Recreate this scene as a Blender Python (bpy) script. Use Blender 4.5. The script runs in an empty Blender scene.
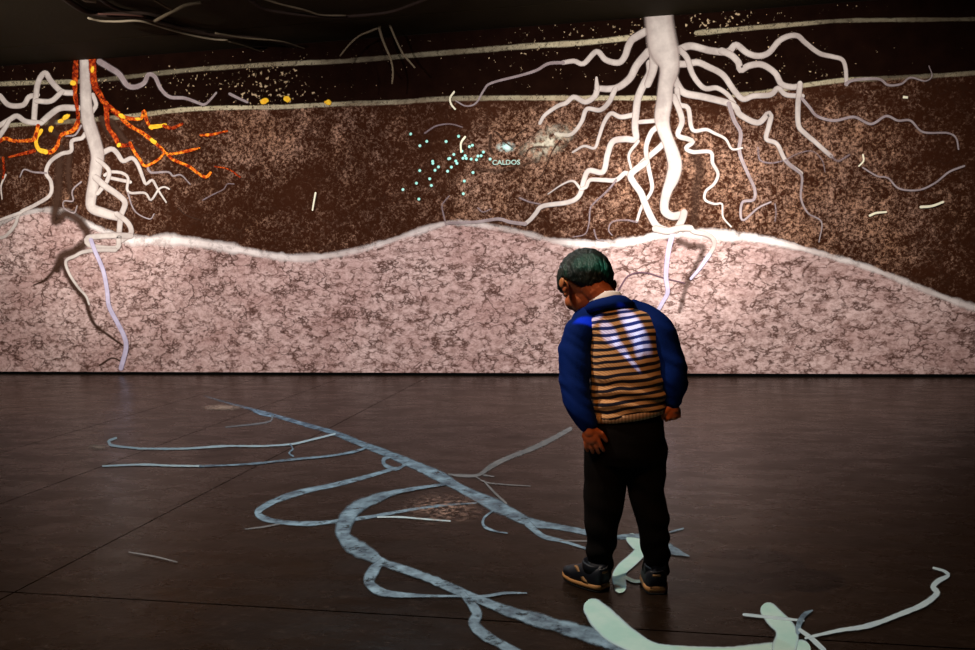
import bpy, bmesh, math, random
from mathutils import Vector, Matrix, noise
random.seed(7)
SC = bpy.context.scene
COL = SC.collection
# ------------------------------------------------------------------ camera
F = 800.0
CAMZ = 1.0
_dY = Vector(((633-487.5)/F, (325-270)/F, -1)).normalized()
_dX = -Vector(((-3949-487.5)/F, (325-362)/F, -1)).normalized()
_dX = (_dX - _dY*_dX.dot(_dY)).normalized()
_dZ = _dX.cross(_dY)
Rcw = Matrix((_dX, _dY, _dZ))            # camera vector -> world vector
CAM = Vector((0, 0, CAMZ))
cd = bpy.data.cameras.new('camera'); cam = bpy.data.objects.new('camera', cd); COL.objects.link(cam)
cam.matrix_world = Matrix.Translation(CAM) @ Rcw.to_4x4()
cd.sensor_fit = 'HORIZONTAL'; cd.sensor_width = 36; cd.lens = F/975*36; cd.clip_start = 0.05
SC.camera = cam
# ------------------------------------------------------------------ view, world
SC.view_settings.view_transform = 'Standard'; SC.view_settings.look = 'None'
SC.view_settings.gamma = 1; SC.view_settings.exposure = 0.0
SC.view_settings.use_curve_mapping = False
SC.cycles.use_denoising = True
SC.cycles.max_bounces = 6; SC.cycles.transparent_max_bounces = 24
SC.cycles.sample_clamp_indirect = 3
w = bpy.data.worlds.new('world'); SC.world = w; w.use_nodes = True
w.node_tree.nodes['Background'].inputs[0].default_value = (0.02, 0.015, 0.012, 1)
w.node_tree.nodes['Background'].inputs[1].default_value = 0.3

def ray(px, py):
    return Rcw @ Vector(((px-487.5)/F, (325-py)/F, -1))
def onY(px, py, Y):
    d = ray(px, py); return CAM + d*(Y/d.y)
def onZ(px, py, z):
    d = ray(px, py); return CAM + d*((z-CAMZ)/d.z)
WALLY = onZ(633, 376, 0).y
CEILZ = onY(633, 18.5, WALLY).z
YB = onZ(625, 586, 0).y                   # depth at which the boy stands

# ------------------------------------------------------------------ projectors (the lamps of the place)
def spot(name, loc, target, power, angle, blend, color, radius=0.02):
    l = bpy.data.lights.new(name, 'SPOT'); l.energy = power; l.color = color
    l.spot_size = math.radians(angle); l.spot_blend = blend; l.shadow_soft_size = radius
    o = bpy.data.objects.new(name, l); COL.objects.link(o); o.location = loc
    o.rotation_euler = (Vector(target)-Vector(loc)).to_track_quat('-Z', 'Y').to_euler()
    return o
def wp(px, py): return onY(px, py, WALLY)
WY = WALLY
# wide beams on the wall picture whose projected light is painted as surface colour
spot('wall_projector', (-5.2, WY-4.0, 3.0), wp(110, 260), 900, 100, 1.0, (1.0, 0.93, 0.88))
spot('wall_projector', (0.4, WY-4.0, 3.0), wp(660, 260), 1000, 96, 1.0, (1.0, 0.94, 0.90))
spot('wall_projector', (-2.6, WY-4.0, 3.0), wp(400, 300), 330, 90, 1.0, (0.98, 0.90, 0.95))
spot('wall_projector', (3.0, WY-4.0, 3.0), wp(900, 250), 120, 80, 1.0, (1.0, 0.88, 0.84))
# narrow hot centres
spot('wall_projector', (-5.2, WY-4.0, 3.0), wp(105, 225), 420, 34, 1.0, (1.0, 0.95, 0.90))
spot('wall_projector', (0.4, WY-4.0, 3.0), wp(675, 215), 1150, 33, 1.0, (1.0, 0.96, 0.92))
spot('wall_projector', (-1.2, WY-4.0, 3.0), wp(505, 160), 130, 24, 1.0, (0.9, 1.0, 0.92))
# floor beams
BX = onZ(625, 586, 0).x
def bpt(px, py, dy): return onY(px, py, YB+dy)
spot('floor_projector', (BX-1.35, YB-.40, CEILZ-0.15), (BX+0.2, YB+0.0, 0), 230, 118, 0.7, (1.0, 0.82, 0.66))
spot('floor_projector', (BX-2.0, YB-1.6, CEILZ-0.15), (BX+0.1, YB+0.2, 0), 48, 100, 0.8, (0.84, 0.93, 1.0))
spot('floor_projector', (BX-1.8, YB+2.6, CEILZ-0.15), (BX-1.9, YB+1.8, 0), 130, 110, 0.8, (0.72, 0.90, 1.0))
# narrow beam whose picture (streaks of blue and teal) falls on the boy's back and hair, with an added warm key
def picture_beam(name, loc, target, power, marks):
    o = spot(name, loc, target, power, 30, .3, (1, 1, 1), .004)
    bpy.context.view_layer.update(); inv = o.matrix_world.inverted()
    l = o.data; l.use_nodes = True; t = l.node_tree; t.nodes.clear()
    out = t.nodes.new('ShaderNodeOutputLight'); em = t.nodes.new('ShaderNodeEmission'); t.links.new(em.outputs[0], out.inputs[0])
    tc = t.nodes.new('ShaderNodeTexCoord'); sx = t.nodes.new('ShaderNodeSeparateXYZ'); t.links.new(tc.outputs['Normal'], sx.inputs[0])
    def m(op, a, b=None, cl=False):
        n = t.nodes.new('ShaderNodeMath'); n.operation = op; n.use_clamp = cl
        for i, v in enumerate((a, b)):
            if v is None: continue
            if isinstance(v, bpy.types.NodeSocket): t.links.new(v, n.inputs[i])
            else: n.inputs[i].default_value = v
        return n.outputs[0]
    az = m('ABSOLUTE', sx.outputs[2]); u = m('DIVIDE', sx.outputs[0], az); v = m('DIVIDE', sx.outputs[1], az)
    cb = t.nodes.new('ShaderNodeCombineXYZ'); t.links.new(u, cb.inputs[0]); t.links.new(v, cb.inputs[1])
    tot = None
    for (p0, p1, wd, col) in marks:
        def uv(p):
            q = inv @ p; return Vector((q.x/-q.z, q.y/-q.z, 0))
        a, b = uv(p0), uv(p1); c = (a+b)/2; d = b-a; L_ = d.length/2+wd
        mp = t.nodes.new('ShaderNodeMapping'); mp.vector_type = 'TEXTURE'; mp.inputs['Location'].default_value = c
        mp.inputs['Rotation'].default_value = (0, 0, math.atan2(d.y, d.x)); mp.inputs['Scale'].default_value = (L_, wd, 1)
        t.links.new(cb.outputs[0], mp.inputs['Vector'])
        ln = t.nodes.new('ShaderNodeVectorMath'); ln.operation = 'LENGTH'; t.links.new(mp.outputs[0], ln.inputs[0])
        f = m('MULTIPLY', m('SUBTRACT', 1.0, ln.outputs['Value'], True), 3.0, True)
        sc = t.nodes.new('ShaderNodeVectorMath'); sc.operation = 'SCALE'; sc.inputs[0].default_value = col; t.links.new(f, sc.inputs['Scale'])
        if tot is None: tot = sc.outputs[0]
        else:
            ad = t.nodes.new('ShaderNodeVectorMath'); ad.operation = 'ADD'; t.links.new(tot, ad.inputs[0]); t.links.new(sc.outputs[0], ad.inputs[1]); tot = ad.outputs[0]
    t.links.new(tot, em.inputs['Color']); em.inputs['Strength'].default_value = 1
BL = (.55, 1.15, 3.8); TL = (.08, .75, .48)
picture_beam('picture_projector', (BX-.7, YB-2.1, CEILZ-.2), bpt(612, 345, -.08), 420, [
    (bpt(620, 320, -.09), bpt(618, 430, -.09), .072, (.30, .135, .045)),  # broad warm mark added as a key light on the boy
    (bpt(602, 320, -.085), bpt(612, 334, -.09), .0075, BL), (bpt(611, 332, -.09), bpt(626, 352, -.095), .0040, BL), (bpt(622, 348, -.095), bpt(638, 367, -.095), .0022, BL),
    (bpt(624, 309, -.075), bpt(634, 324, -.085), .0095, BL), (bpt(630, 318, -.085), bpt(639, 336, -.09), .0100, BL), (bpt(636, 334, -.09), bpt(637, 350, -.09), .0045, BL),
    (bpt(574, 318, -.05), bpt(599, 314, -.06), .0045, BL),
    (bpt(578, 259, -.03), bpt(598, 257, -.03), .0115, TL), (bpt(603, 262, -.02), bpt(606, 270, -.02), .005, (.05, .5, .32)), (bpt(562, 262, -.01), bpt(560, 280, -.01), .008, (.02, .35, .2))])

# ------------------------------------------------------------------ helpers
def tag(o, label=None, cat=None, group=None, kind=None):
    if label: o['label'] = label
    if cat: o['category'] = cat
    if group: o['group'] = group
    if kind: o['kind'] = kind
    return o
def empty(name, loc, label, cat, group=None):
    o = bpy.data.objects.new(name, None); COL.objects.link(o); o.location = loc; o.empty_display_size = .1
    return tag(o, label, cat, group)
def link(name, me, mat=None, parent=None):
    o = bpy.data.objects.new(name, me); COL.objects.link(o)
    if mat:
        for m in (mat if isinstance(mat, (list, tuple)) else [mat]): me.materials.append(m)
    if parent:
        o.parent = parent
        o.matrix_parent_inverse = Matrix.Translation(parent.location).inverted()
    return o
def bm_obj(name, bm, mat=None, parent=None, smooth=False):
    me = bpy.data.meshes.new(name); bm.to_mesh(me); bm.free()
    if smooth:
        for p in me.polygons: p.use_smooth = True
    return link(name, me, mat, parent)
def recenter(o, c):
    c = Vector(c); o.data.transform(Matrix.Translation(-c)); o.location = c; return o
def box(bm, a, b):
    r = bmesh.ops.create_cube(bm, size=1)['verts']
    for v in r:
        v.co = Vector([(a[i]+b[i])/2 + v.co[i]*(b[i]-a[i]) for i in range(3)])
    return r
def catmull(pts, step):
    out = []
    n = len(pts)
    P = [Vector(p) for p in pts]
    for i in range(n-1):
        p0 = P[i-1] if i > 0 else P[i]*2-P[i+1]
        p1, p2 = P[i], P[i+1]
        p3 = P[i+2] if i+2 < n else P[i+1]*2-P[i]
        k = max(1, int((p2.xy-p1.xy).length/step)) if len(p1) < 4 else max(1, int((p2-p1).length/step))
        for j in range(k):
            t = j/k
            out.append(0.5*((2*p1)+(p2-p0)*t+(2*p0-5*p1+4*p2-p3)*t*t+(3*p1-p0-3*p2+p3)*t**3))
    out.append(P[-1].copy())
    return out
# ---- node helpers
class NT:
    def __init__(s, name):
        s.m = bpy.data.materials.new(name); s.m.use_nodes = True; s.t = s.m.node_tree
        s.t.nodes.clear(); s.out = s.t.nodes.new('ShaderNodeOutputMaterial')
    def n(s, typ, **kw):
        nd = s.t.nodes.new('ShaderNode'+typ)
        for k, v in kw.items():
            if k.startswith('i_'):
                key = k[2:]; key = int(key) if key.isdigit() else key.replace('_', ' ')
                if hasattr(v, 'is_output') or isinstance(v, bpy.types.NodeSocket): s.t.links.new(v, nd.inputs[key])
                else: nd.inputs[key].default_value = v
            else: setattr(nd, k, v)
        return nd
    def math(s, op, a, b=0.0, clamp=False):
        nd = s.t.nodes.new('ShaderNodeMath'); nd.operation = op; nd.use_clamp = clamp
        for i, v in enumerate((a, b)):
            if isinstance(v, bpy.types.NodeSocket): s.t.links.new(v, nd.inputs[i])
            else: nd.inputs[i].default_value = v
        return nd.outputs[0]
    def mix(s, f, a, b):
        nd = s.t.nodes.new('ShaderNodeMix'); nd.data_type = 'RGBA'
        for k, v in ((0, f), (6, a), (7, b)):
            if isinstance(v, bpy.types.NodeSocket): s.t.links.new(v, nd.inputs[k])
            else: nd.inputs[k].default_value = v if k == 0 else (*v, 1)
        return nd.outputs[2]
    def ramp(s, f, stops, interp='LINEAR'):
        nd = s.t.nodes.new('ShaderNodeValToRGB'); nd.color_ramp.interpolation = interp
        e = nd.color_ramp.elements
        while len(e) < len(stops): e.new(0.5)
        for i, (p, c) in enumerate(stops):
            e[i].position = p
            e[i].color = (c, c, c, 1) if isinstance(c, (int, float)) else (*c, 1)
        s.t.links.new(f, nd.inputs[0]); return nd.outputs[0]
    def noise(s, vec, scale, detail=4, rough=.6, dist=0.0):
        nd = s.n('TexNoise'); nd.inputs['Scale'].default_value = scale; nd.inputs['Detail'].default_value = detail
        nd.inputs['Roughness'].default_value = rough; nd.inputs['Distortion'].default_value = dist
        s.t.links.new(vec, nd.inputs['Vector']); return nd.outputs['Fac']
    def pos(s, sx=1, sy=1, sz=1):
        g = s.n('NewGeometry'); m = s.n('Mapping'); m.inputs['Scale'].default_value = (sx, sy, sz)
        s.t.links.new(g.outputs['Position'], m.inputs['Vector']); return m.outputs[0]
    def objc(s, sx=1, sy=1, sz=1):
        g = s.n('TexCoord'); m = s.n('Mapping'); m.inputs['Scale'].default_value = (sx, sy, sz)
        s.t.links.new(g.outputs['Object'], m.inputs['Vector']); return m.outputs[0]
    def bsdf(s, color, rough=.8, spec=.3, bump=None, bstr=.3, bdist=.01, alpha=None, sheen=0):
        b = s.n('BsdfPrincipled')
        for k, v in (('Base Color', color), ('Roughness', rough), ('Specular IOR Level', spec)):
            if isinstance(v, bpy.types.NodeSocket): s.t.links.new(v, b.inputs[k])
            else: b.inputs[k].default_value = (*v, 1) if k == 'Base Color' else v
        if sheen: b.inputs['Sheen Weight'].default_value = sheen
        if bump is not None:
            bn = s.n('Bump'); bn.inputs['Strength'].default_value = bstr; bn.inputs['Distance'].default_value = bdist
            s.t.links.new(bump, bn.inputs['Height']); s.t.links.new(bn.outputs[0], b.inputs['Normal'])
        o = b.outputs[0]
        if alpha is not None:
            tr = s.n('BsdfTransparent'); mx = s.n('MixShader')
            s.t.links.new(alpha, mx.inputs[0]); s.t.links.new(tr.outputs[0], mx.inputs[1]); s.t.links.new(o, mx.inputs[2]); o = mx.outputs[0]
        s.t.links.new(o, s.out.inputs['Surface']); return s.m
def simple(name, col, rough=.7, spec=.3):
    return NT(name).bsdf(col, rough, spec)

# ------------------------------------------------------------------ wall picture materials
def blobs(N, lst):
    """sum of soft patches of pale sand in the soil picture"""
    tot = None
    g = N.n('NewGeometry')
    for (px, py, rx, rz, a) in lst:
        c = wp(px, py); s = 0.00945
        mp = N.n('Mapping'); mp.inputs['Scale'].default_value = (1/(rx*s), 0, 1/(rz*s))
        mp.inputs['Location'].default_value = (-c.x/(rx*s), 0, -c.z/(rz*s))
        N.t.links.new(g.outputs['Position'], mp.inputs['Vector'])
        ln = N.n('VectorMath', operation='LENGTH'); N.t.links.new(mp.outputs[0], ln.inputs[0])
        f = N.math('SUBTRACT', 1.0, ln.outputs['Value'], clamp=True)
        f = N.math('MULTIPLY', f, a)
        tot = f if tot is None else N.math('ADD', tot, f)
    return tot
def mat_soil_top():
    N = NT('projected_dark_topsoil'); p = N.pos()
    sp = N.noise(p, 32, 2, .5); big = N.noise(p, .8, 2, .5)
    th = N.math('SUBTRACT', 1.02, N.math('ADD', N.math('MULTIPLY', big, .30), N.math('MULTIPLY', blobs(N, [
        (275, 92, 70, 40, .17), (700, 22, 120, 14, .15), (190, 80, 120, 30, .06), (815, 70, 60, 40, .07), (560, 40, 100, 40, .03)]), 1.0)))
    m = N.math('MULTIPLY', N.math('SUBTRACT', sp, N.math('MULTIPLY', th, .83)), 14, clamp=True)
    base = N.mix(N.noise(p, 6, 4), (.003, .0011, .0008), (.013, .005, .003))
    return N.bsdf(N.mix(m, base, (.5, .36, .22)), .9, 0)
def mat_soil_mid():
    N = NT('projected_brown_soil'); p = N.pos()
    b = blobs(N, [(275, 140, 90, 50, 1.1), (200, 160, 120, 70, .8), (60, 190, 90, 60, .75), (505, 155, 75, 45, 1.6), (545, 130, 60, 50, 1.0),
                  (480, 205, 70, 45, .9), (600, 150, 90, 80, .85), (690, 190, 110, 90, .9), (760, 150, 90, 60, .9),
                  (840, 135, 70, 45, 1.2), (850, 210, 110, 70, .95), (560, 210, 100, 40, .7), (330, 130, 60, 40, .4), (420, 190, 90, 40, .35), (800, 225, 120, 40, .6), (910, 250, 80, 40, .6), (130, 225, 90, 40, .4)])
    fine = N.noise(p, 40, 6, .75, .5); med = N.noise(p, 3.6, 6, .7, .8)
    b = N.math('ADD', b, N.math('MULTIPLY', N.math('SUBTRACT', med, .5), 4.6))
    b = N.math('MULTIPLY', N.math('ADD', b, .40), .60, clamp=True)
    g = N.math('SUBTRACT', fine, N.math('SUBTRACT', .54, N.math('MULTIPLY', b, .10)))
    m = N.math('MULTIPLY', N.math('ADD', g, N.math('MULTIPLY', N.math('SUBTRACT', N.noise(p, 13, 4, .6, .8), .5), .22)), 4.0, clamp=True)
    m = N.math('MULTIPLY', m, N.math('ADD', .16, N.math('MULTIPLY', b, .84)))
    tone = N.noise(p, 1.7, 3)
    dark = N.mix(tone, (.020, .0062, .0028), (.042, .014, .007))
    lite = N.mix(N.noise(p, 3.0, 2), (.46, .23, .12), (.54, .34, .26))
    col = N.mix(m, dark, lite)
    v = N.n('TexVoronoi', feature='DISTANCE_TO_EDGE'); v.inputs['Scale'].default_value = 2.2
    pn = N.n('TexNoise'); pn.inputs['Scale'].default_value = 3; pn.inputs['Detail'].default_value = 5; N.t.links.new(p, pn.inputs['Vector'])
    va = N.n('VectorMath', operation='ADD'); N.t.links.new(p, va.inputs[0]); N.t.links.new(pn.outputs['Color'], va.inputs[1]); N.t.links.new(va.outputs[0], v.inputs['Vector'])
    cr = N.math('LESS_THAN', v.outputs['Distance'], .018)
    col = N.mix(N.math('MULTIPLY', cr, .5), col, (.03, .012, .007))
    return N.bsdf(col, .9, 0)
def mat_clay():
    N = NT('projected_pale_clay'); p = N.pos(1, 1, 1.5)
    base = N.mix(N.ramp(N.noise(p, 1.6, 4, .6), [(.35, 0), (.65, 1)]), (.46, .30, .275), (.62, .455, .42))
    base = N.mix(N.ramp(N.noise(p, 26, 5, .7), [(.34, .6), (.56, 0)]), base, (.20, .105, .08))
    base = N.mix(N.ramp(N.noise(N.pos(.8, 1, 1.6), 2.4, 5, .65), [(.54, 0), (.70, .4)]), base, (.26, .14, .12))
    # cracks, three sizes
    def cracks(sc, dist, wdt, ns, seed):
        pn = N.n('TexNoise'); pn.inputs['Scale'].default_value = ns; pn.inputs['Detail'].default_value = 4; pn.inputs['Roughness'].default_value = .55
        N.t.links.new(p, pn.inputs['Vector'])
        sc_ = N.n('VectorMath', operation='SCALE'); sc_.inputs['Scale'].default_value = dist; N.t.links.new(pn.outputs['Color'], sc_.inputs[0])
        va = N.n('VectorMath', operation='ADD'); N.t.links.new(p, va.inputs[0]); N.t.links.new(sc_.outputs[0], va.inputs[1])
        v = N.n('TexVoronoi', feature='DISTANCE_TO_EDGE'); v.inputs['Scale'].default_value = sc; N.t.links.new(va.outputs[0], v.inputs['Vector'])
        f = N.ramp(v.outputs['Distance'], [(0, 1), (wdt, 0)])
        msk = N.ramp(N.noise(N.pos(1.0, 1+seed, 1.9), ns*1.1+seed, 3, .6), [(.44, 0), (.52, 1)])
        return N.math('MULTIPLY', f, msk)
    c1 = cracks(2.6, .8, .060, 3.5, 0.1); c2 = cracks(5.0, .50, .12, 6, .6); c3 = cracks(11, .24, .20, 9, 1.3)
    col = N.mix(N.math('MULTIPLY', c3, .5), base, (.14, .07, .055))
    col = N.mix(N.math('MULTIPLY', c2, .9), col, (.085, .038, .028))
    col = N.mix(N.math('MULTIPLY', c1, .95), col, (.055, .024, .017))
    return N.bsdf(col, .9, 0)
# ------------------------------------------------------------------ structure
GL = [(-400, 236), (-300, 262), (-200, 240), (-100, 262), (-60, 250), (0, 226), (30, 213), (60, 214), (90, 228), (130, 239), (190, 242), (230, 248), (290, 258), (340, 254), (380, 244), (420, 231), (450, 223), (480, 224), (520, 232),
      (550, 240), (600, 245), (640, 240), (670, 233), (717, 236), (760, 239), (800, 248), (850, 262), (880, 272), (930, 292), (975, 308), (1040, 326), (1120, 336), (1250, 322), (1400, 340)]
L2 = [(-400, 146), (-200, 136), (-60, 130), (0, 126), (40, 123), (90, 120), (140, 115), (180, 110), (220, 108), (280, 107), (340, 104), (400, 102), (440, 99), (500, 98), (560, 98), (620, 98), (655, 98),
      (740, 95), (760, 93), (800, 86), (845, 80), (870, 79), (930, 76), (975, 73), (1040, 68), (1400, 40)]
def wallline(pts):
    q = catmull([(x, y) for x, y in pts], 6); return [wp(v.x, v.y) for v in q]
def zat(line, x):
    for a, b in zip(line, line[1:]):
        if a.x <= x <= b.x: return a.z+(b.z-a.z)*(x-a.x)/(b.x-a.x)
    return line[0].z if x < line[0].x else line[-1].z
gl, l2 = wallline(GL), wallline(L2)
X0, X1, Y0, Y1 = -11.0, 7.0, -3.0, WALLY
bm = bmesh.new(); cols = []
nx = 220
for i in range(nx+1):
    x = X0+(X1-X0)*i/nx
    cols.append([bm.verts.new((x, WALLY, z)) for z in (0, zat(gl, x), zat(l2, x), CEILZ)])
for a, b in zip(cols, cols[1:]):
    for k in range(3):
        f = bm.faces.new((a[k], a[k+1], b[k+1], b[k])); f.material_index = k; f.normal_update()
bmesh.ops.recalc_face_normals(bm, faces=bm.faces)
vs = [c[0] for c in cols]
# solid backing behind the picture side
box(bm, (X0, WALLY+.002, 0), (X1, WALLY+.2, CEILZ))
tag(bm_obj('wall_back', bm, [mat_clay(), mat_soil_mid(), mat_soil_top()]), 'long wall filled by projected soil picture', 'wall', kind='structure')
dk = simple('black_wall_paint', (.012, .010, .009), .9, .2)
for nm, a, b in (('wall_left', (X0-.2, Y0, 0), (X0, Y1, CEILZ)), ('wall_right', (X1, Y0, 0), (X1+.2, Y1, CEILZ)), ('wall_front', (X0, Y0-.2, 0), (X1, Y0, CEILZ))):
    bm = bmesh.new(); box(bm, a, b); tag(bm_obj(nm, bm, dk), kind='structure')
bm = bmesh.new(); box(bm, (X0, WALLY-.02, 0.0), (X1, WALLY, .026))
tag(bm_obj('base_gap_shade', bm, simple('black_gap', (.002, .002, .002), .9, 0)), kind='structure')  # black strip paints in the shade of the gap at the wall base
# ceiling
def mat_ceiling():
    N = NT('dark_ceiling_paint'); p = N.pos()
    c = N.mix(N.noise(p, 2.2, 4), (.016, .010, .002), (.032, .020, .005))
    return N.bsdf(c, .85, .2, N.noise(p, 30, 4), .2)
cm = mat_ceiling()
jy = onZ(65, 43, CEILZ).y
bm = bmesh.new()
box(bm, (X0, Y0, CEILZ+.01), (X1, Y1, CEILZ+.15))
yy = [Y0]
y = jy
while y > Y0: yy.append(y); y -= 1.2
yy = sorted(yy)+[Y1]
for a, b in zip(yy, yy[1:]):
    box(bm, (X0, a+.006, CEILZ), (X1, b-.006, CEILZ+.02))
tag(bm_obj('ceiling', bm, cm), kind='structure')
# floor with saw-cut joints
def mat_floor():
    N = NT('polished_dark_concrete'); p = N.pos()
    a = N.noise(p, .9, 5, .6); b = N.noise(N.pos(1, 3.5, 1), 5, 6, .65); c = N.noise(p, 45, 3, .6)
    col = N.mix(N.ramp(a, [(.3, 0), (.7, 1)]), (.011, .0062, .0036), (.024, .0138, .0085))
    col = N.mix(N.ramp(b, [(.42, 0), (.75, .5)]), col, (.006, .0032, .002))
    col = N.mix(N.ramp(c, [(.60, 0), (.75, .5)]), col, (.055, .036, .028))
    r = N.ramp(N.noise(N.pos(1, 2, 1), 3.2, 6, .65), [(.3, .20), (.7, .36)])
    bmp = N.math('ADD', N.noise(p, 6, 5), N.math('MULTIPLY', c, .15))
    col = N.mix(N.ramp(N.noise(N.pos(1, 2.2, 1), 16, 6, .75), [(.56, 0), (.68, .6)]), col, (.055, .038, .030))
    return N.bsdf(col, r, .09, bmp, .25, .012)
fm = mat_floor()
jx1 = onZ(0, 504, 0).x; jx2 = onZ(272, 458, 0).x
dx = jx2-jx1
jy1 = onZ(0, 591.5, 0).y
print('WALLY', WALLY, 'CEILZ', CEILZ, 'YB', YB, 'BX', BX, 'joints', jx1, onZ(300, 393, 0).x, jx2, onZ(335, 428, 0).x, jy1, onZ(620, 630, 0).y, 'ceil pt', onZ(0, 0, CEILZ))
bm = bmesh.new(); g = .0035
xs = [X0]; x = jx1
while x > X0+.3: xs.append(x); x -= dx
xs = sorted(xs)
x = jx2
while x < X1: xs.append(x); x += dx*1.0 if x < jx2+.1 else 4.2*1
xs.append(X1)
xs = sorted(set([X0, jx1-dx*1.0, jx1, jx2, X1]))
ys = sorted([Y0, jy1, Y1])
for a, b in zip(xs, xs[1:]):
    for c, d in zip(ys, ys[1:]):
        box(bm, (a+(g if a > X0 else 0), c+(g if c > Y0 else 0), -.05), (b-(g if b < X1 else 0), d-(g if d < Y1 else 0), 0))
box(bm, (X0, Y0, -.10), (X1, Y1, -.012))
tag(bm_obj('floor', bm, fm), kind='structure')

# ------------------------------------------------------------------ projected ribbons, picture light painted as surface colour
def mat_ribbon(name, c1, c2, nscale=14, edge=.35, soft=.25, opac=1.0, edgecol=None, rough=.85, spec=0.0, stops=None, mottle=None):
    N = NT(name); p = N.pos()
    n = N.noise(p, nscale, 4, .65)
    if stops: col = N.ramp(n, stops)
    else: col = N.mix(N.ramp(n, [(.35, 0), (.65, 1)]), c1, c2)
    at = N.n('Attribute'); at.attribute_name = 'across'
    u = at.outputs['Fac']                                  # 0 centre .. 1 edge
    if edgecol: col = N.mix(N.ramp(u, [(1-edge, 0), (1, 1)]), col, edgecol)  # edge colour paints in the shading of a rounded root
    al = N.ramp(u, [(1-soft, opac), (1, 0)])
    ln = N.n('Attribute'); ln.attribute_name = 'fade'
    al = N.math('MULTIPLY', al, ln.outputs['Fac'])
    if mottle: al = N.math('MULTIPLY', al, N.ramp(N.noise(p, mottle[0], 4, .7), [(mottle[1], 0), (mottle[2], 1)]))
    return N.bsdf(col, rough, spec, alpha=al)
ROOT = mat_ribbon('projected_white_root', (.40, .34, .31), (.60, .53, .48), 5, .6, .25, 1, (.32, .25, .225))
THIN = mat_ribbon('projected_thin_root', (.26, .20, .20), (.38, .31, .31), 9, .5, .35, .85)
FAINT = mat_ribbon('projected_faint_root', (.22, .16, .16), (.30, .23, .24), 9, .5, .4, .6)
LAV = mat_ribbon('projected_lavender_root', (.42, .37, .50), (.58, .52, .66), 9, .4, .2, .95, (.34, .28, .38))
DARK = mat_ribbon('projected_shadow_and_dark_root', (.045, .022, .014), (.06, .03, .02), 9, .4, .75, .88)  # also paints the drop shadows beside the root systems
CRACK = mat_ribbon('projected_purple_crack', (.10, .05, .07), (.14, .08, .10), 9, .4, .4, .85)
FIRE = mat_ribbon('projected_orange_vine', None, None, 26, .4, .3, 1, None, stops=[(.34, (.16, .012, .004)), (.45, (.42, .045, .008)), (.54, (.75, .16, .015)), (.64, (.95, .36, .03))], mottle=(22, .30, .44))
FIRED = mat_ribbon('projected_red_vine', None, None, 26, .4, .3, 1, None, stops=[(.38, (.12, .010, .004)), (.52, (.34, .035, .008)), (.66, (.70, .14, .015))], mottle=(22, .32, .46))
YEL = mat_ribbon('projected_yellow_blossom', (.85, .40, .02), (.95, .62, .05), 30, .4, .3, 1)
STRA = mat_ribbon('projected_soil_line', (.34, .27, .17), (.62, .54, .36), 2.2, .4, .45, .9, None, mottle=(34, .25, .50))
GLN = mat_ribbon('projected_ground_line', (.66, .56, .52), (.88, .80, .76), 3, .4, .7, .95, None, mottle=(9, .18, .50))
WORM = mat_ribbon('projected_worm', (.80, .74, .55), (.90, .84, .62), 9, .4, .2, 1)
FR = dict(rough=.55, spec=.35)
FBLUE = mat_ribbon('projected_blue_grey_root', (.08, .12, .17), (.34, .52, .66), 13, .4, .3, .95, (.16, .25, .33), mottle=(17, .30, .46), **FR)
FMINT = mat_ribbon('projected_mint_root', (.52, .86, .78), (.68, .95, .88), 9, .3, .14, 1, (.50, .68, .80), **FR)
FWHITE = mat_ribbon('projected_pale_strand', (.56, .74, .84), (.72, .90, .95), 9, .3, .3, .95, **FR)
FDIM = mat_ribbon('projected_dim_strand', (.20, .21, .22), (.32, .33, .34), 9, .4, .4, .8, **FR)

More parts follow.
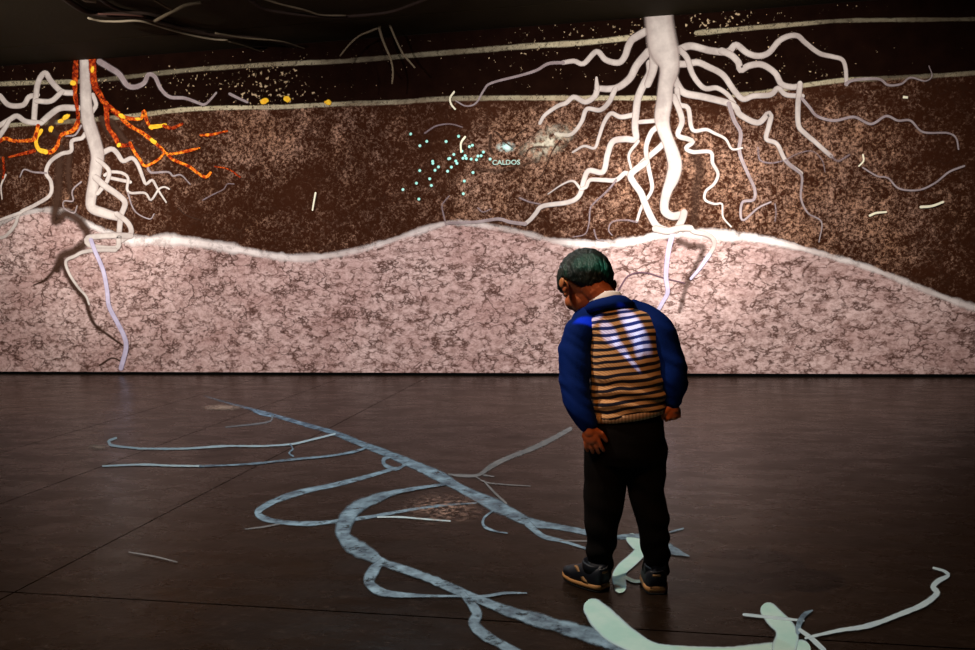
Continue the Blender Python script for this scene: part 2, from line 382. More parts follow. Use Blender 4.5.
eps_w = [0.004]; eps_f = [0.0012]
def ribbon(name, pts, mat, parent=None, surf='wall', smooth=True, wscale=1.0, fade0=1.0, fade1=1.0, round_end=True, wob=0.0, fadex=None):
    """pts: (px, py, width px) traced on the photo and laid on the wall or floor where the picture falls"""
    q = catmull(pts, 2.0) if smooth else [Vector(p) for p in pts]
    if surf == 'wall': e = eps_w[0]; eps_w[0] += .00012
    else: e = eps_f[0]; eps_f[0] += .00010
    def put(x, y):
        if surf == 'wall': return onY(x, y, WALLY-e)
        return onZ(x, y, e)
    bm = bmesh.new()
    la = bm.verts.layers.float.new('across'); lf = bm.verts.layers.float.new('fade')
    rows = []
    n = len(q)
    if round_end and n > 3:
        # round caps
        a, b = q[0], q[1]; d = (a.xy-b.xy).normalized() if (a.xy-b.xy).length > 1e-6 else Vector((1, 0))
        q = [Vector((a.x+d.x*a.z*.5*k, a.y+d.y*a.z*.5*k, a.z*math.sqrt(1-k*k))) for k in (.97, .85, .6, .3)]+q
        a, b = q[-1], q[-2]; d = (a.xy-b.xy).normalized() if (a.xy-b.xy).length > 1e-6 else Vector((1, 0))
        q = q+[Vector((a.x+d.x*a.z*.5*k, a.y+d.y*a.z*.5*k, a.z*math.sqrt(1-k*k))) for k in (.3, .6, .85, .97)]
        n = len(q)
    seed = random.random()*50
    def fd_at(x):
        for (x0, f0), (x1, f1) in zip(fadex, fadex[1:]):
            if x0 <= x <= x1: return f0+(f1-f0)*(x-x0)/(x1-x0)
        return fadex[0][1] if x < fadex[0][0] else fadex[-1][1]
    for i, p in enumerate(q):
        a = q[max(0, i-1)]; b = q[min(n-1, i+1)]
        d = Vector((b.x-a.x, b.y-a.y)); d = d.normalized() if d.length > 1e-6 else Vector((1, 0))
        nn = Vector((-d.y, d.x)); hw = max(.35, p.z*.5*wscale)
        if wob: hw *= 1+wob*(.8*noise.noise(Vector((i*.10, seed, 0)))+.5*noise.noise(Vector((i*.4, seed, 4))))
        t = i/(n-1); fd = fd_at(p.x) if fadex else fade0+(fade1-fade0)*t
        row = []
        for k in (-1, -.5, 0, .5, 1):
            v = bm.verts.new(put(p.x+nn.x*hw*k, p.y+nn.y*hw*k)); v[la] = abs(k); v[lf] = fd; row.append(v)
        rows.append(row)
    for r, s in zip(rows, rows[1:]):
        for k in range(4): bm.faces.new((r[k], r[k+1], s[k+1], s[k]))
    o = bm_obj(name, bm, mat, parent)
    if parent is None:
        c = put(pts[len(pts)//2][0], pts[len(pts)//2][1]); recenter(o, c)
    return o
def blob(name, px, py, rx, ry, mat, parent=None, surf='wall', ang=0, n=14, jag=0.0):
    if surf == 'wall': e = eps_w[0]; eps_w[0] += .00012
    else: e = eps_f[0]; eps_f[0] += .00010
    put = (lambda x, y: onY(x, y, WALLY-e)) if surf == 'wall' else (lambda x, y: onZ(x, y, e))
    bm = bmesh.new(); la = bm.verts.layers.float.new('across'); lf = bm.verts.layers.float.new('fade')
    c = bm.verts.new(put(px, py)); c[la] = 0; c[lf] = 1; ring = []
    ca, sa = math.cos(ang), math.sin(ang)
    for i in range(n):
        t = 2*math.pi*i/n; k = 1+jag*(random.random()-.5)
        x, y = rx*k*math.cos(t), ry*k*math.sin(t)
        v = bm.verts.new(put(px+x*ca-y*sa, py+x*sa+y*ca)); v[la] = 1; v[lf] = 1; ring.append(v)
    for i in range(n): bm.faces.new((c, ring[i], ring[(i+1) % n]))
    o = bm_obj(name, bm, mat, parent)
    if parent is None: recenter(o, put(px, py))
    return o
def W(pts, w0, w1=None):
    n = len(pts); w1 = w0 if w1 is None else w1
    return [(x, y, w0+(w1-w0)*i/max(1, n-1)) for i, (x, y) in enumerate(pts)]

# ---- soil lines
def line_thing(label, pts, w0, w1, mat=STRA, name='projected_soil_line', cat='projected line', wob=.25, group=None, fx=None):
    o = ribbon(name, W(pts, w0, w1), mat, wob=wob, fadex=fx); tag(o, label, cat, group); return o
line_thing('upper pale soil line projected across the wall left of the large root trunk', [(-300, 98), (0, 84), (60, 82), (100, 80), (180, 71), (230, 67), (300, 63), (345, 61), (430, 54), (480, 50), (530, 46), (580, 43), (628, 38)], 5, 6.5, fx=[(0, .6), (60, .5), (90, .2), (170, .3), (230, .65), (300, .7), (350, .3), (430, .35), (500, .5), (540, .95), (628, 1)])
line_thing('upper pale soil line projected right of the large root trunk, thinning to the right', [(697, 33), (740, 29), (800, 24), (850, 20.5), (975, 19), (1200, 14)], 6, 4.5, fx=[(700, .8), (800, .75), (830, .3), (870, .4), (975, .35)])
line_thing('lower pale soil line projected from the left edge to the large root trunk', [(-400, 146), (-200, 136), (-60, 130), (0, 126), (40, 123), (90, 120), (140, 115), (180, 110), (220, 108), (280, 107), (340, 104), (400, 102), (440, 99), (500, 98), (560, 98), (620, 98), (660, 98)], 5.5, 6, fx=[(0, .6), (110, .5), (150, .9), (200, 1), (310, .95), (350, .5), (440, .45), (520, .7), (560, .95), (660, 1)])
line_thing('lower pale soil line projected right of the large root trunk', [(735, 95), (760, 93), (800, 86), (845, 80), (870, 79), (930, 76), (975, 73), (1040, 68), (1400, 40)], 6, 5, fx=[(735, .7), (800, .8), (850, .8), (880, .25), (930, .3), (950, .55), (975, .5)])
gp = [(-400, 236, 6), (-300, 262, 7), (-200, 240, 6), (-100, 262, 7), (-60, 250, 6), (-6, 226, 6), (30, 212, 6), (62, 212, 7), (92, 226, 6), (130, 240, 9), (165, 240, 12), (190, 242, 10), (230, 248, 10), (290, 258, 8), (340, 254, 7), (380, 244, 6), (420, 231, 6), (450, 223, 6), (480, 225, 6), (520, 232, 6),
      (550, 240, 7), (580, 244, 8), (610, 244, 9), (640, 240, 9), (664, 234, 9), (700, 234, 9), (730, 236, 11), (760, 239, 9), (800, 248, 7), (850, 262, 6), (880, 272, 7), (930, 292, 7), (975, 308, 7), (1040, 326, 7), (1120, 336, 6), (1250, 322, 6), (1400, 340, 6)]
tag(ribbon('projected_ground_line', gp, GLN, wscale=1.25, wob=.6, fadex=[(0, .5), (60, .5), (100, .8), (140, 1), (250, .95), (330, .7), (400, .6), (450, .75), (520, .4), (550, .6), (590, 1), (780, 1), (850, .75), (975, .75)]), 'wavy white ground line projected across the whole wall above pale cracked clay', 'projected line')

# ---- LEFT ROOT SYSTEM
LT = empty('projected_tree_root', wp(98, 240), 'smaller white tree root system projected on the left of the wall', 'projected root')
def L(pts, w0, w1=None, mat=ROOT, name='root_branch', **k): return ribbon(name, W(pts, w0, w1), mat, LT, **k)
for pts, a, b in ([[(60, 150), (58, 190), (55, 221), (66, 214), (80, 222), (88, 238), (76, 250), (62, 256), (58, 267)], 12, 12],
                  [[(62, 262), (71, 282), (85, 300), (89, 313), (95, 325), (108, 335), (122, 345)], 8, 3],
                  [[(58, 265), (46, 279), (34, 285)], 6, 2], [[(70, 150), (68, 175), (72, 200)], 9, 7],
                  [[(112, 122), (125, 140), (140, 152)], 9, 6], [[(102, 120), (110, 135)], 10, 6], [[(55, 115), (50, 128), (58, 135)], 12, 8], [[(100, 365), (112, 358), (122, 362)], 3, 2]):
    L(pts, a, b, DARK, 'shadow_and_dark_root')  # soft dark ribbons paint in the drop shadows of the left roots
trunk = [(85, 58, 12), (85.5, 80, 12.5), (86, 100, 13), (88, 120, 15), (94, 140, 15), (97.5, 155, 15), (96, 168, 14), (94, 182, 13), (91, 198, 12), (92, 208, 11), (104, 213, 11), (118, 217, 9)]
L([(111, 178), (130, 182)], 4)
L([(0, 96), (9, 105), (23, 105), (29, 97), (37, 95)], 6)
L([(34, 121.5), (35, 106), (38, 83), (45, 73), (51, 81), (61.5, 91.5), (73, 93)], 6.5)
L([(37, 101), (51, 101), (61.5, 92)], 6)
L([(78, 108), (61, 108), (51, 114), (43, 121)], 7)
L([(-3, 127), (9, 120), (17, 116), (26, 121.5), (41, 123)], 6); L([(-3, 139), (5, 128), (9, 121)], 6, 5)
L([(85, 134), (82, 138), (72, 141), (71, 151), (61, 154), (50, 162), (46, 173), (51, 182), (50, 195), (35, 205), (20, 213), (15, 225), (5.5, 236), (-3, 238)], 5, 4)
L([(20, 213), (8, 217), (-3, 221)], 4, 3)
L([(46, 173), (33, 172), (24, 169.5), (20, 177)], 2.5, 1.5, THIN)
L([(81, 182), (74, 188), (72, 193), (73, 201), (64, 201), (64, 208), (74, 213), (77, 206)], 2, 1.5, THIN)
L([(5.5, 175), (1, 186), (2, 199)], 2.5, 1.5)
L([(93, 95), (96, 105), (91, 114), (90, 122)], 5)
L([(81, 126), (75, 135), (66, 136)], 2.5, 2, THIN)
L([(100, 62), (110, 68), (119, 74), (127, 85), (135, 87), (144, 83), (148.5, 74.6), (155, 77), (161, 89), (170, 97), (184, 98), (196, 102), (204, 104.6), (210, 100), (216, 93)], 7.5, 2.5, THIN)
L([(230, 94), (238, 98), (247, 102)], 3.5, 3, THIN)
L([(99, 155), (111, 149), (117, 153), (123, 161), (132, 158), (138, 165), (143, 178), (146, 184), (152, 180), (156, 186), (160, 193), (166, 202)], 6.5, 2)
L([(148, 168), (151, 172.5), (168, 172), (173, 176), (181, 175), (190, 184)], 3.2, 1.5, THIN)
L([(105, 175), (111, 172), (122, 173), (128, 178), (127, 189), (131, 193), (145, 193), (151, 200), (159, 189), (165, 187), (169, 189)], 4, 2)
L([(128, 193), (132, 206), (138, 214), (150, 219), (154, 214)], 2, 1.3, THIN); L([(203, 200), (212, 195), (224, 189), (227, 184), (234, 184)], 1.8, 1.2, FAINT)
L([(178, 208), (186, 215), (200, 220)], 1.5, 1.3, DARK, 'shadow_and_dark_root')
ribbon('trunk', trunk, ROOT, LT)
L([(98, 160), (103, 164), (109, 171), (107, 181), (98, 193)], 5)
L([(96, 178), (105, 186), (118, 195), (125, 203), (121, 216), (119, 233)], 7.5, 6)
L([(117, 214), (128, 223), (131, 233), (122, 240)], 6)
L([(130, 236), (112, 235.5), (88, 238), (92, 246), (116, 248), (119, 238)], 7, 6)
L([(115, 250), (98, 250), (83, 252), (75, 256), (66, 261), (69, 273), (78, 287), (86, 296), (89, 304)], 5, 2.5)
L([(91, 240), (95, 251), (103, 270), (107, 290), (109, 306), (117, 322), (124, 336), (126, 348), (121, 368)], 4.5, 5.5, LAV)

# ---- ORANGE VINES
OV = empty('projected_orange_vine', wp(86, 120), 'glowing orange and red vine projected around the left root trunk', 'projected vine')
def V(pts, w0, w1=None, mat=FIRE, name='vine_branch', **k): return ribbon(name, W(pts, w0, w1), mat, OV, wob=.5, **k)
V([(76, 58), (75, 91), (78, 117), (75, 129), (61.5, 135)], 5.5, 5, FIRED); V([(78, 122), (72, 131), (61.5, 135), (57, 146), (51, 152), (42, 151)], 4.5, 5)
V([(46, 152), (38.5, 149), (36, 140), (41, 131)], 4.5, 5, YEL)
V([(38, 126), (35, 138), (33, 140), (15, 141), (5, 138.5), (-3, 143)], 4.5, 3.5); V([(34, 151), (21.5, 154), (9, 157)], 4, 2.5, FIRED)
V([(3, 158), (4, 168), (3, 178)], 3, 3, FIRED)
V([(92, 58), (94, 83), (100, 95), (106, 105), (118, 114)], 7, 6, FIRED)
V([(106, 103), (118, 114), (128.5, 125), (141, 132), (151.5, 140), (161, 148), (168.5, 154), (187, 151), (199, 148)], 5, 2.5)
V([(124, 117), (130, 118.5), (141, 118.5), (144, 111), (147, 121.5), (151.5, 128)], 4, 4); V([(151, 127), (160, 126), (165, 125)], 5, 4, YEL); V([(164, 126), (172, 128), (182, 124)], 4, 3, FIRED)
V([(106, 105), (108, 126), (115, 137), (120, 145), (130, 145)], 6, 4.5, FIRED); V([(201, 135), (211.5, 134.6), (227, 131)], 3, 2)
V([(130, 143), (134, 151), (139.6, 159), (145.5, 166), (159, 159), (165, 153), (172, 159), (181, 163), (190, 167), (199, 174), (206, 177), (210.5, 173)], 3.2, 3)
V([(215, 166.6), (228, 169), (240, 177)], 2, 1.5, FIRED)
for x, y, rx, ry, an in ((66, 117, 5, 2.6, -.6), (60.5, 121, 3.5, 2.5, -.3), (51, 129, 2.6, 4, .3), (73, 83, 4, 3, .4), (122, 116, 4.5, 2.5, .6), (138, 119, 3.5, 1.6, 0), (153, 141, 5, 2.6, .6), (119, 145, 2.6, 2.4, 0), (92.5, 69, 2, 4, .2),
                         (264, 101, 5, 3.2, -.2), (287, 99, 4, 3.5, .7), (328, 102.5, 4, 3, 0)):
    if x < 200: blob('blossom', x, y, rx, ry, YEL, OV, ang=an, jag=.3)
    else: tag(blob('projected_blossom', x, y, rx, ry, YEL, None, ang=an, jag=.3), {264: 'left one of two close yellow blossoms projected just above the lower soil line', 287: 'right one of two close yellow blossoms projected just above the lower soil line', 328: 'lone yellow blossom projected on the lower soil line, farthest right'}[x], 'projected blossom', 'yellow blossoms on the lower soil line')

# ---- RIGHT ROOT SYSTEM
RT = empty('projected_tree_root', wp(670, 232), 'large white tree root system projected on the wall beyond the boy', 'projected root')
def R(pts, w0, w1=None, mat=ROOT, name='root_branch', **k): return ribbon(name, W(pts, w0, w1), mat, RT, **k)
R([(681, 242), (692, 246), (703, 247), (700, 258), (690, 277), (684.6, 292), (680, 310)], 10, 6, DARK, 'shadow_and_dark_root', fade0=.75, fade1=.55)  # painted drop shadow below the large root
R([(694, 150), (700, 170), (696, 190), (694, 225)], 16, 12, DARK, 'shadow_and_dark_root', fade0=.8, fade1=.6)
R([(612, 302), (621, 286), (628, 276), (639, 272.5), (650, 273.5), (663, 277.7), (684.6, 283)], 2.2, 1.6, CRACK, 'thin_dark_root')
R([(644.5, 32), (636, 37), (631.6, 40), (628, 47), (625, 56), (618.7, 62.6), (606, 60), (596.5, 51.6), (583.6, 63.6), (574, 61), (563, 62.6)], 9, 5)
R([(563, 62.6), (548.5, 63.6), (537, 70), (522, 75), (491.5, 83), (484, 90), (476, 103), (466, 106), (456, 101)], 4, 1.5, THIN)
R([(648, 52), (637, 65), (630, 78), (618.7, 87), (608, 89), (598, 89), (595, 96), (585.4, 102), (574, 97), (566, 103), (557.7, 106), (545, 115), (540, 123)], 9, 4)
R([(615, 89.5), (609, 102), (600, 110), (587, 109), (582, 121), (576, 130), (569, 135), (556, 134)], 6, 4)
R([(633, 115), (620.5, 117), (611, 113.4), (604, 122.7), (599, 137), (594.6, 148), (584, 146), (573, 152)], 6, 2.5)
R([(650, 64), (650, 73), (644, 84), (638, 98), (636, 113), (635, 127), (635.5, 139), (625, 139), (613, 141.5), (607.5, 154.5), (603, 171.7), (589, 170.6), (584, 180), (579.5, 195), (569, 202), (543, 206), (536, 213), (531, 219), (525, 224)], 9, 4.5)
R([(525, 224), (510, 222), (498, 219), (476, 222), (448.5, 223)], 4.5, 3.5, THIN)
R([(446, 225), (442, 207), (444, 202), (449, 196)], 2, 1.5, FAINT); R([(580.6, 189), (573, 181), (562, 184.6), (548, 194)], 3.5, 1.2)
R([(520, 198), (530, 202), (540, 204)], 2.5, 2, FAINT); R([(478, 208), (483, 212), (491, 209)], 2, 1.2, FAINT); R([(425, 133), (436, 126), (450, 124), (462, 127)], 2.2, 1.5, FAINT)
R([(596.5, 78), (597, 88)], 3, 6); R([(640, 122), (652, 121), (660, 120)], 5)
R([(663, 144), (659, 148), (645, 160), (631, 174), (625, 173), (616, 180), (603, 180), (590, 180), (586, 187), (581, 189)], 7, 4)
R([(616, 180), (610, 188), (603, 195), (593, 204), (590, 210), (589, 223), (585, 234), (573, 237)], 3, 1.3, FAINT)
R([(594, 230), (597, 239), (604, 241)], 2, 1.3, FAINT)
R([(638, 141.5), (629, 154.5), (631, 168)], 4, 3)
R([(656, 128), (651, 133), (646, 148), (648.5, 167), (652, 184.6), (650.6, 193), (642, 206), (637, 221)], 6.5, 3.2)
R([(637, 222), (625, 220), (612, 222), (608.6, 230), (612, 235)], 2.5, 1.5, FAINT)
R([(645, 163), (631, 174), (634, 183), (641, 193), (646, 206), (656, 225), (668, 231)], 7.5, 8)
R([(679, 49.5), (691, 46), (710.4, 50.6), (727.7, 51.7), (736, 45), (747, 52.8), (758, 56), (768.6, 52.8), (779, 41), (789, 36), (798, 36), (804.6, 42), (819, 53), (832, 56.5), (842, 59.5), (845.5, 68), (846.5, 84)], 8.5, 4.5)
R([(846, 84), (854, 80), (878.5, 79), (888, 85), (901, 84), (910.5, 77.6), (925, 81), (932, 76), (929, 66)], 4, 1.2, THIN)
R([(722, 51), (731, 55), (738.4, 62.4), (740.6, 70), (749, 65.7), (762, 64.6), (775, 73), (781.5, 84), (792, 87), (800, 86)], 8, 6.5)
R([(678, 64), (686, 64), (697.5, 62.4), (708, 66.7), (723, 75), (734, 90.4), (743, 99), (753.5, 96), (770.7, 94.7), (778, 88), (786, 94.7), (802, 96)], 8, 5.5)
R([(680, 50), (687, 58), (693, 75), (704, 88), (717, 88), (727.7, 94.7), (734, 103)], 7, 5)
R([(673, 75), (677, 84), (684.6, 93), (704, 97), (727.7, 103), (736, 107.7), (740.6, 115), (758, 122.7), (768.6, 113), (771, 116), (768.6, 127), (766.4, 139), (777, 144), (786, 161), (801, 173)], 9, 4.5)
R([(785.5, 161), (796, 170), (802, 177), (801, 198), (808, 213), (821.5, 222), (819, 242)], 4, 1.3, THIN)
R([(729, 104), (734, 120), (740.6, 133), (739.5, 152), (747, 171.7), (754.6, 189), (753.5, 199.7), (742.7, 202), (740.6, 214.7), (744, 220), (758, 208), (770.7, 202)], 5.5, 2, THIN)
R([(775, 204), (776, 212), (775, 221)], 2, 1.5, FAINT)
R([(677, 90), (679, 104), (688, 108), (691, 126), (695, 131), (706, 129.5), (714, 133), (725.5, 139), (732, 149), (742, 148)], 6.5, 2.2)
R([(674, 97), (680, 112), (682, 122), (678, 135), (688, 139), (693, 142), (686, 148), (693, 152), (710.4, 152), (712.6, 163), (718, 174), (714, 184), (706, 191), (705, 199.7), (714.7, 204), (722, 204), (723, 217), (731, 226.6)], 7, 1.8)
R([(800, 84), (798, 105), (798.5, 125), (804.6, 133), (814, 141), (824, 150), (831, 156)], 6.5, 5)
R([(831, 156), (838, 161), (849, 155)], 3, 2.5, FAINT); R([(863, 167.7), (877, 176), (888, 178), (899, 188.5), (918.5, 190), (935, 183), (949, 172), (964, 166)], 2, 2.5, THIN)
R([(802, 98.5), (810, 108), (817, 116), (834, 120.6), (854, 117), (871, 124), (886, 116), (898, 120.6), (910.5, 120.6), (923, 132), (947.5, 133), (956, 138), (958.5, 149)], 4, 2, THIN)
R([(758, 148), (760, 160), (771, 163), (782, 161)], 2.6, 2, FAINT); R([(786, 160), (797, 154), (812, 151), (822, 160), (825, 172)], 1.8, 1.2, FAINT)
R([(672, 236), (669, 248), (667, 261.5), (666, 277), (667.7, 292), (663, 301.5), (657.7, 311)], 6, 4.2, LAV)
R([(683, 229), (689, 227), (694, 231.5), (706, 234), (713, 238.5), (714, 246), (708, 257)], 6, 5); R([(709, 255), (700, 268), (691, 278.5)], 5, 3, LAV)
R([(653, 36), (654, 56), (653, 70), (648, 84)], 12, 8)
t1 = [(658.5, 12, 31), (659, 20, 31), (660.5, 32, 32), (662.5, 45, 33), (666, 55, 31), (669, 64, 24), (669, 72, 21), (666, 85, 17.5), (664.5, 100, 18), (662, 118, 17), (664, 130, 15), (668.5, 142, 14), (673, 155, 15.5), (675, 166, 16), (672.5, 178, 15), (667.5, 190, 11.5), (664.5, 202, 10), (665, 211, 10), (672, 216, 9), (681, 215, 9)]
ribbon('trunk', t1, ROOT, RT)
R([(684, 213), (682, 220), (677, 229)], 8, 8); R([(656, 229), (668, 231), (680, 228), (690, 228)], 8, 7)

# ---- teal sparks, worms, dots
SPARK = mat_ribbon('projected_teal_spark', (.25, .75, .60), (.55, .95, .85), 30, .4, .3, 1)
sp = [(65, 85), (163, 130), (121, 157), (281, 131), (357, 99), (423, 162), (441, 154), (328, 210), (297, 236), (303, 234), (340, 250), (347, 264), (313, 287), (290, 312), (199, 252), (200, 264), (234, 286), (213, 306), (120, 308), (181, 358), (191, 399), (100, 385), (18, 424), (115, 482), (377, 190), (384, 233), (397, 218), (404, 234), (434, 238), (466, 242), (475, 220), (494, 218), (445, 320), (392, 372), (386, 449), (508, 195), (549, 238)]
for x, y in sp:
    o = blob('projected_spark', 400+x/6.094, 120+y/6.094, 1.7, 1.7, SPARK, None, n=10)
    tag(o, {(65, 85): 'topmost tiny teal dot of light, alone at upper left of the swarm', (18, 424): 'leftmost tiny teal dot of light in the swarm on the wall', (115, 482): 'lowest tiny teal dot of light in the swarm on the wall', (549, 238): 'tiny teal dot of light nearest the small lettering'}.get((x, y), 'tiny teal dot of light inside the crowded swarm left of the pale patch'), 'projected dot', 'teal dots of light in the swarm on the wall')
GLEAM = mat_ribbon('projected_teal_gleam', (.45, .80, .74), (.75, .95, .88), 12, .4, .8, .95, None, mottle=(20, .38, .55))
tag(blob('projected_gleam', 506, 147, 11, 6, GLEAM, None, n=16), 'bright teal gleam projected above the small pale lettering', 'projected gleam')
PATCH = mat_ribbon('projected_pale_sand', (.60, .52, .36), (.74, .68, .54), 8, .4, .95, .9, None, mottle=(16, .40, .60))
tag(blob('projected_sand_patch', 548, 142, 34, 16, PATCH, None, ang=-.5, n=20, jag=.3), 'pale yellow sand patch projected right of the teal gleam', 'projected patch')
R([(512, 147), (504, 141), (498, 133), (494, 131)], 2, 1.8, DARK, 'shadow_and_dark_root'); R([(506, 141), (512, 140), (518, 134), (527, 128)], 2, 1.8, DARK, 'shadow_and_dark_root')
R([(491, 136), (490, 148), (493, 153)], 5, 4, DARK, 'shadow_and_dark_root'); R([(525, 156), (529, 149), (535, 147), (548, 147)], 2, 1.6, DARK, 'shadow_and_dark_root')
R([(560, 140), (552, 152), (547, 165), (540, 178)], 2.2, 1.5, DARK, 'shadow_and_dark_root'); R([(478, 170), (500, 170), (520, 166), (535, 160)], 6, 4, DARK, 'shadow_and_dark_root', fade0=.5, fade1=.7)
for pts, wd, lab in (([(315.5, 193), (314, 201), (312.5, 210)], 2, 'short straight pale worm mark upright in brown soil, mid-left of the wall'),
                ([(454, 92), (450, 98), (451, 104), (455, 109)], 2.2, 'curved pale worm mark crossing the lower soil line'),
                ([(465, 137), (461, 143), (461, 152)], 2.4, 'curved pale worm mark beside the teal dots'),
                ([(870, 215.5), (876, 213), (886, 212)], 2.6, 'left one of two short pale worm marks right of the large root'),
                ([(921, 207), (932, 206), (943, 202)], 3, 'right one of two short pale worm marks, nearest the right edge'),
                ([(863, 155), (863.5, 161), (859, 166)], 2, 'small upright pale worm mark above the thin root at right'),
                ([(903, 97), (908, 97.5)], 3, 'tiny pale fleck projected above the lower right roots')):
    tag(ribbon('projected_worm', W(pts, wd, wd*.8), WORM), lab, 'projected mark', 'pale worm marks in the projected soil')
# small lettering inside the picture
cu = bpy.data.curves.new('lettering', 'FONT'); cu.body = 'CALDOS'; cu.size = .066; cu.align_x = 'CENTER'; cu.align_y = 'CENTER'; cu.extrude = .0006; cu.offset = .001
to = bpy.data.objects.new('tmp', cu); COL.objects.link(to); bpy.context.view_layer.update()
me = bpy.data.meshes.new_from_object(to.evaluated_get(bpy.context.evaluated_depsgraph_get())); bpy.data.objects.remove(to)
o = link('projected_lettering', me, simple('projected_letter_light', (.40, .56, .48), .9, 0))
o.location = onY(506, 162.5, WALLY-.03); o.rotation_euler = (math.pi/2, .03, 0); o.scale = (1.05, .95, 1)
o.location.y = WALLY-.0225
tag(o, 'tiny pale capital letters projected below the teal gleam', 'projected lettering')

# ------------------------------------------------------------------ floor picture
def fl(label, parts, name='projected_floor_root'):
    c = onZ(parts[0][0][0][0], parts[0][0][0][1], 0)
    e = empty(name, c, label, 'projected root')
    for pm in parts: ribbon('root_branch', pm[0], pm[1], e, surf='floor', wob=.08 if pm[1] is FMINT else .30, **(pm[2] if len(pm) > 2 else {}))
    return e
fl('long blue-grey root projected on the floor, running from the far left to the boy', [
    ([(205, 396, 1.5), (225, 402, 2), (254.6, 410, 3), (276, 416, 4), (307, 425, 4.5), (334.6, 433, 5.5), (362, 444, 7), (390, 454.6, 8), (414.6, 465, 10), (439, 476, 12), (464, 490, 10), (488.5, 502, 13), (507, 511, 13), (530, 522, 10), (556, 526.5, 7), (586, 532, 7), (612, 537, 6), (641, 536, 5)], FBLUE, dict(fadex=[(205, .15), (262, .75), (380, 1)])),
    ([(254, 411, 3), (262, 414.5, 2.5), (272, 416, 3)], FBLUE),
    ([(272, 416, 2), (270.6, 421, 2), (255, 424, 2), (226, 427, 1.5)], FDIM),
    ([(528, 524, 7), (543, 536, 6), (562.5, 541, 4), (588, 549, 2.5)], FBLUE), ([(560, 540.5, 1.5), (587, 541, 1.5)], FDIM),
    ([(391.5, 456, 4), (384, 459, 5), (385, 465, 5), (396, 469, 4), (404, 465, 4)], FBLUE),
    ([(396, 468, 3), (368.5, 476, 4.5), (337.7, 484, 5), (305, 491, 6), (282, 498, 7), (265, 506, 7.5), (257.7, 513, 8), (266, 519, 6.5), (285, 522.5, 5), (310, 523.5, 5), (337.7, 521, 4), (368.5, 517, 4), (414.6, 509, 3), (445, 505, 2.5), (476, 503, 1.5)], FBLUE),
    ([(377.7, 517, 1.5), (400, 517, 2), (425, 519, 2), (450, 521, 1.5)], FWHITE), ([(279, 524, 2), (262, 527, 1.8), (245, 529, 1.2)], FDIM),
    ([(493.6, 510, 2), (484, 518, 2.5), (484, 526, 3.5), (495, 531, 2), (507, 533, 1.5)], FBLUE),
    ([(449, 474, 2), (460, 475.5, 3.5), (478, 475, 4), (491.5, 466, 6), (510, 457, 6), (530, 449.4, 6), (550, 440, 6), (570, 429, 5)], FDIM),
    ([(476, 477, 1.5), (490, 483, 1.5), (530, 486, 1)], FDIM), ([(484, 481, 2), (494, 492, 2.5), (506, 503, 2.5)], FDIM), ([(484, 475, 2), (494, 476.5, 1.3)], FDIM),
    ([(670, 532, 2), (683, 528.5, 2)], FBLUE)])
fl('thin pale strand on the floor with a bright hooked tip at its left end', [
    ([(116, 438, 2.5), (108.5, 441, 3.5), (110, 444.5, 3.5), (120, 446.5, 2.5), (141.5, 448.5, 2.2)], FWHITE), ([(138, 448.5, 2), (184, 448.5, 2.2), (226, 446, 2.2), (262, 446, 2), (291.5, 444, 2.2), (310, 440, 2.2), (334.6, 434, 2.5)], FWHITE),
    ([(290, 444, 1.5), (293, 449, 1.8), (289, 453, 2.4), (293, 456, 2)], FBLUE)])
fl('thin straight lilac strand on the floor below the hooked strand', [
    ([(103, 466, 2.2), (141.5, 464.5, 2.4), (170, 465.5, 2.4), (204, 466, 2)], FWHITE), ([(200, 466, 2), (247.6, 464, 2), (291.5, 459.5, 2.4), (331.5, 455.5, 2.6), (358, 450.5, 3), (368, 446, 2.5)], FBLUE)])
fl('broad mottled blue-grey root on the floor, winding below the loop toward the boy', [
    ([(445, 484, 2.5), (414.6, 488.5, 4), (392, 493, 6), (372, 500, 11), (356, 508, 15), (346, 520, 17), (343, 534, 17), (352, 545, 19), (369, 554, 15), (385, 563, 9), (408, 570.6, 9), (431, 579, 9), (454, 589, 10), (477, 598.5, 9), (510, 611.6, 12), (549, 623, 15), (589, 634.6, 17), (620, 645, 18), (640, 653, 16)], FBLUE, dict(fadex=[(343, .95), (372, .8), (400, 1)])),
    ([(381, 562, 8), (374, 570, 12), (369, 580, 14), (374, 588, 11), (388.6, 593.5, 8), (418, 595.5, 4), (451, 596, 2.5), (484, 596, 3), (505, 593, 3), (526.5, 593, 1.5)], FBLUE),
    ([(463, 594, 7), (472, 605, 10), (477, 614, 11), (474, 624, 12), (485, 635, 11), (508, 648, 10), (530, 660, 10)], FBLUE)])
fl('pale blue root on the floor between and behind the shoes of the boy', [
    ([(632, 539, 12), (640, 547, 14), (639, 553, 13), (631, 561, 13), (622, 569, 13), (619, 577, 15), (620, 586, 14)], FMINT),
    ([(618, 536.5, 3), (630, 535.5, 4), (640, 537, 4)], FBLUE), ([(625, 577, 4), (634, 581, 4), (642, 581, 3)], FMINT), ([(668, 548, 12), (676, 551.5, 8), (689, 556, 1.5)], FBLUE)])  # last piece is shaped to end at the edge of the boy's shadow
fl('wide mint-green root curving on the floor in front of the shoes at the bottom', [
    ([(594, 609, 22), (602, 618, 27), (616, 631, 27), (634, 642, 22), (656, 650, 15), (690, 653, 15), (730, 654, 16), (770, 652, 20), (800, 650, 22)], FMINT),  # rounded first end has the boy's shadow edge built into its shape
    ([(769, 611, 18), (776, 619, 20), (784, 627, 20), (787, 637, 24), (784, 648, 26)], FMINT),
    ([(744, 614.5, 3), (772, 617.5, 4), (803, 620.5, 3)], FWHITE), ([(812, 610.5, 2), (804, 615, 5), (799, 624, 6), (798, 632, 5)], FBLUE), ([(800, 630, 4), (811, 638, 5), (824, 650, 5)], FWHITE)])
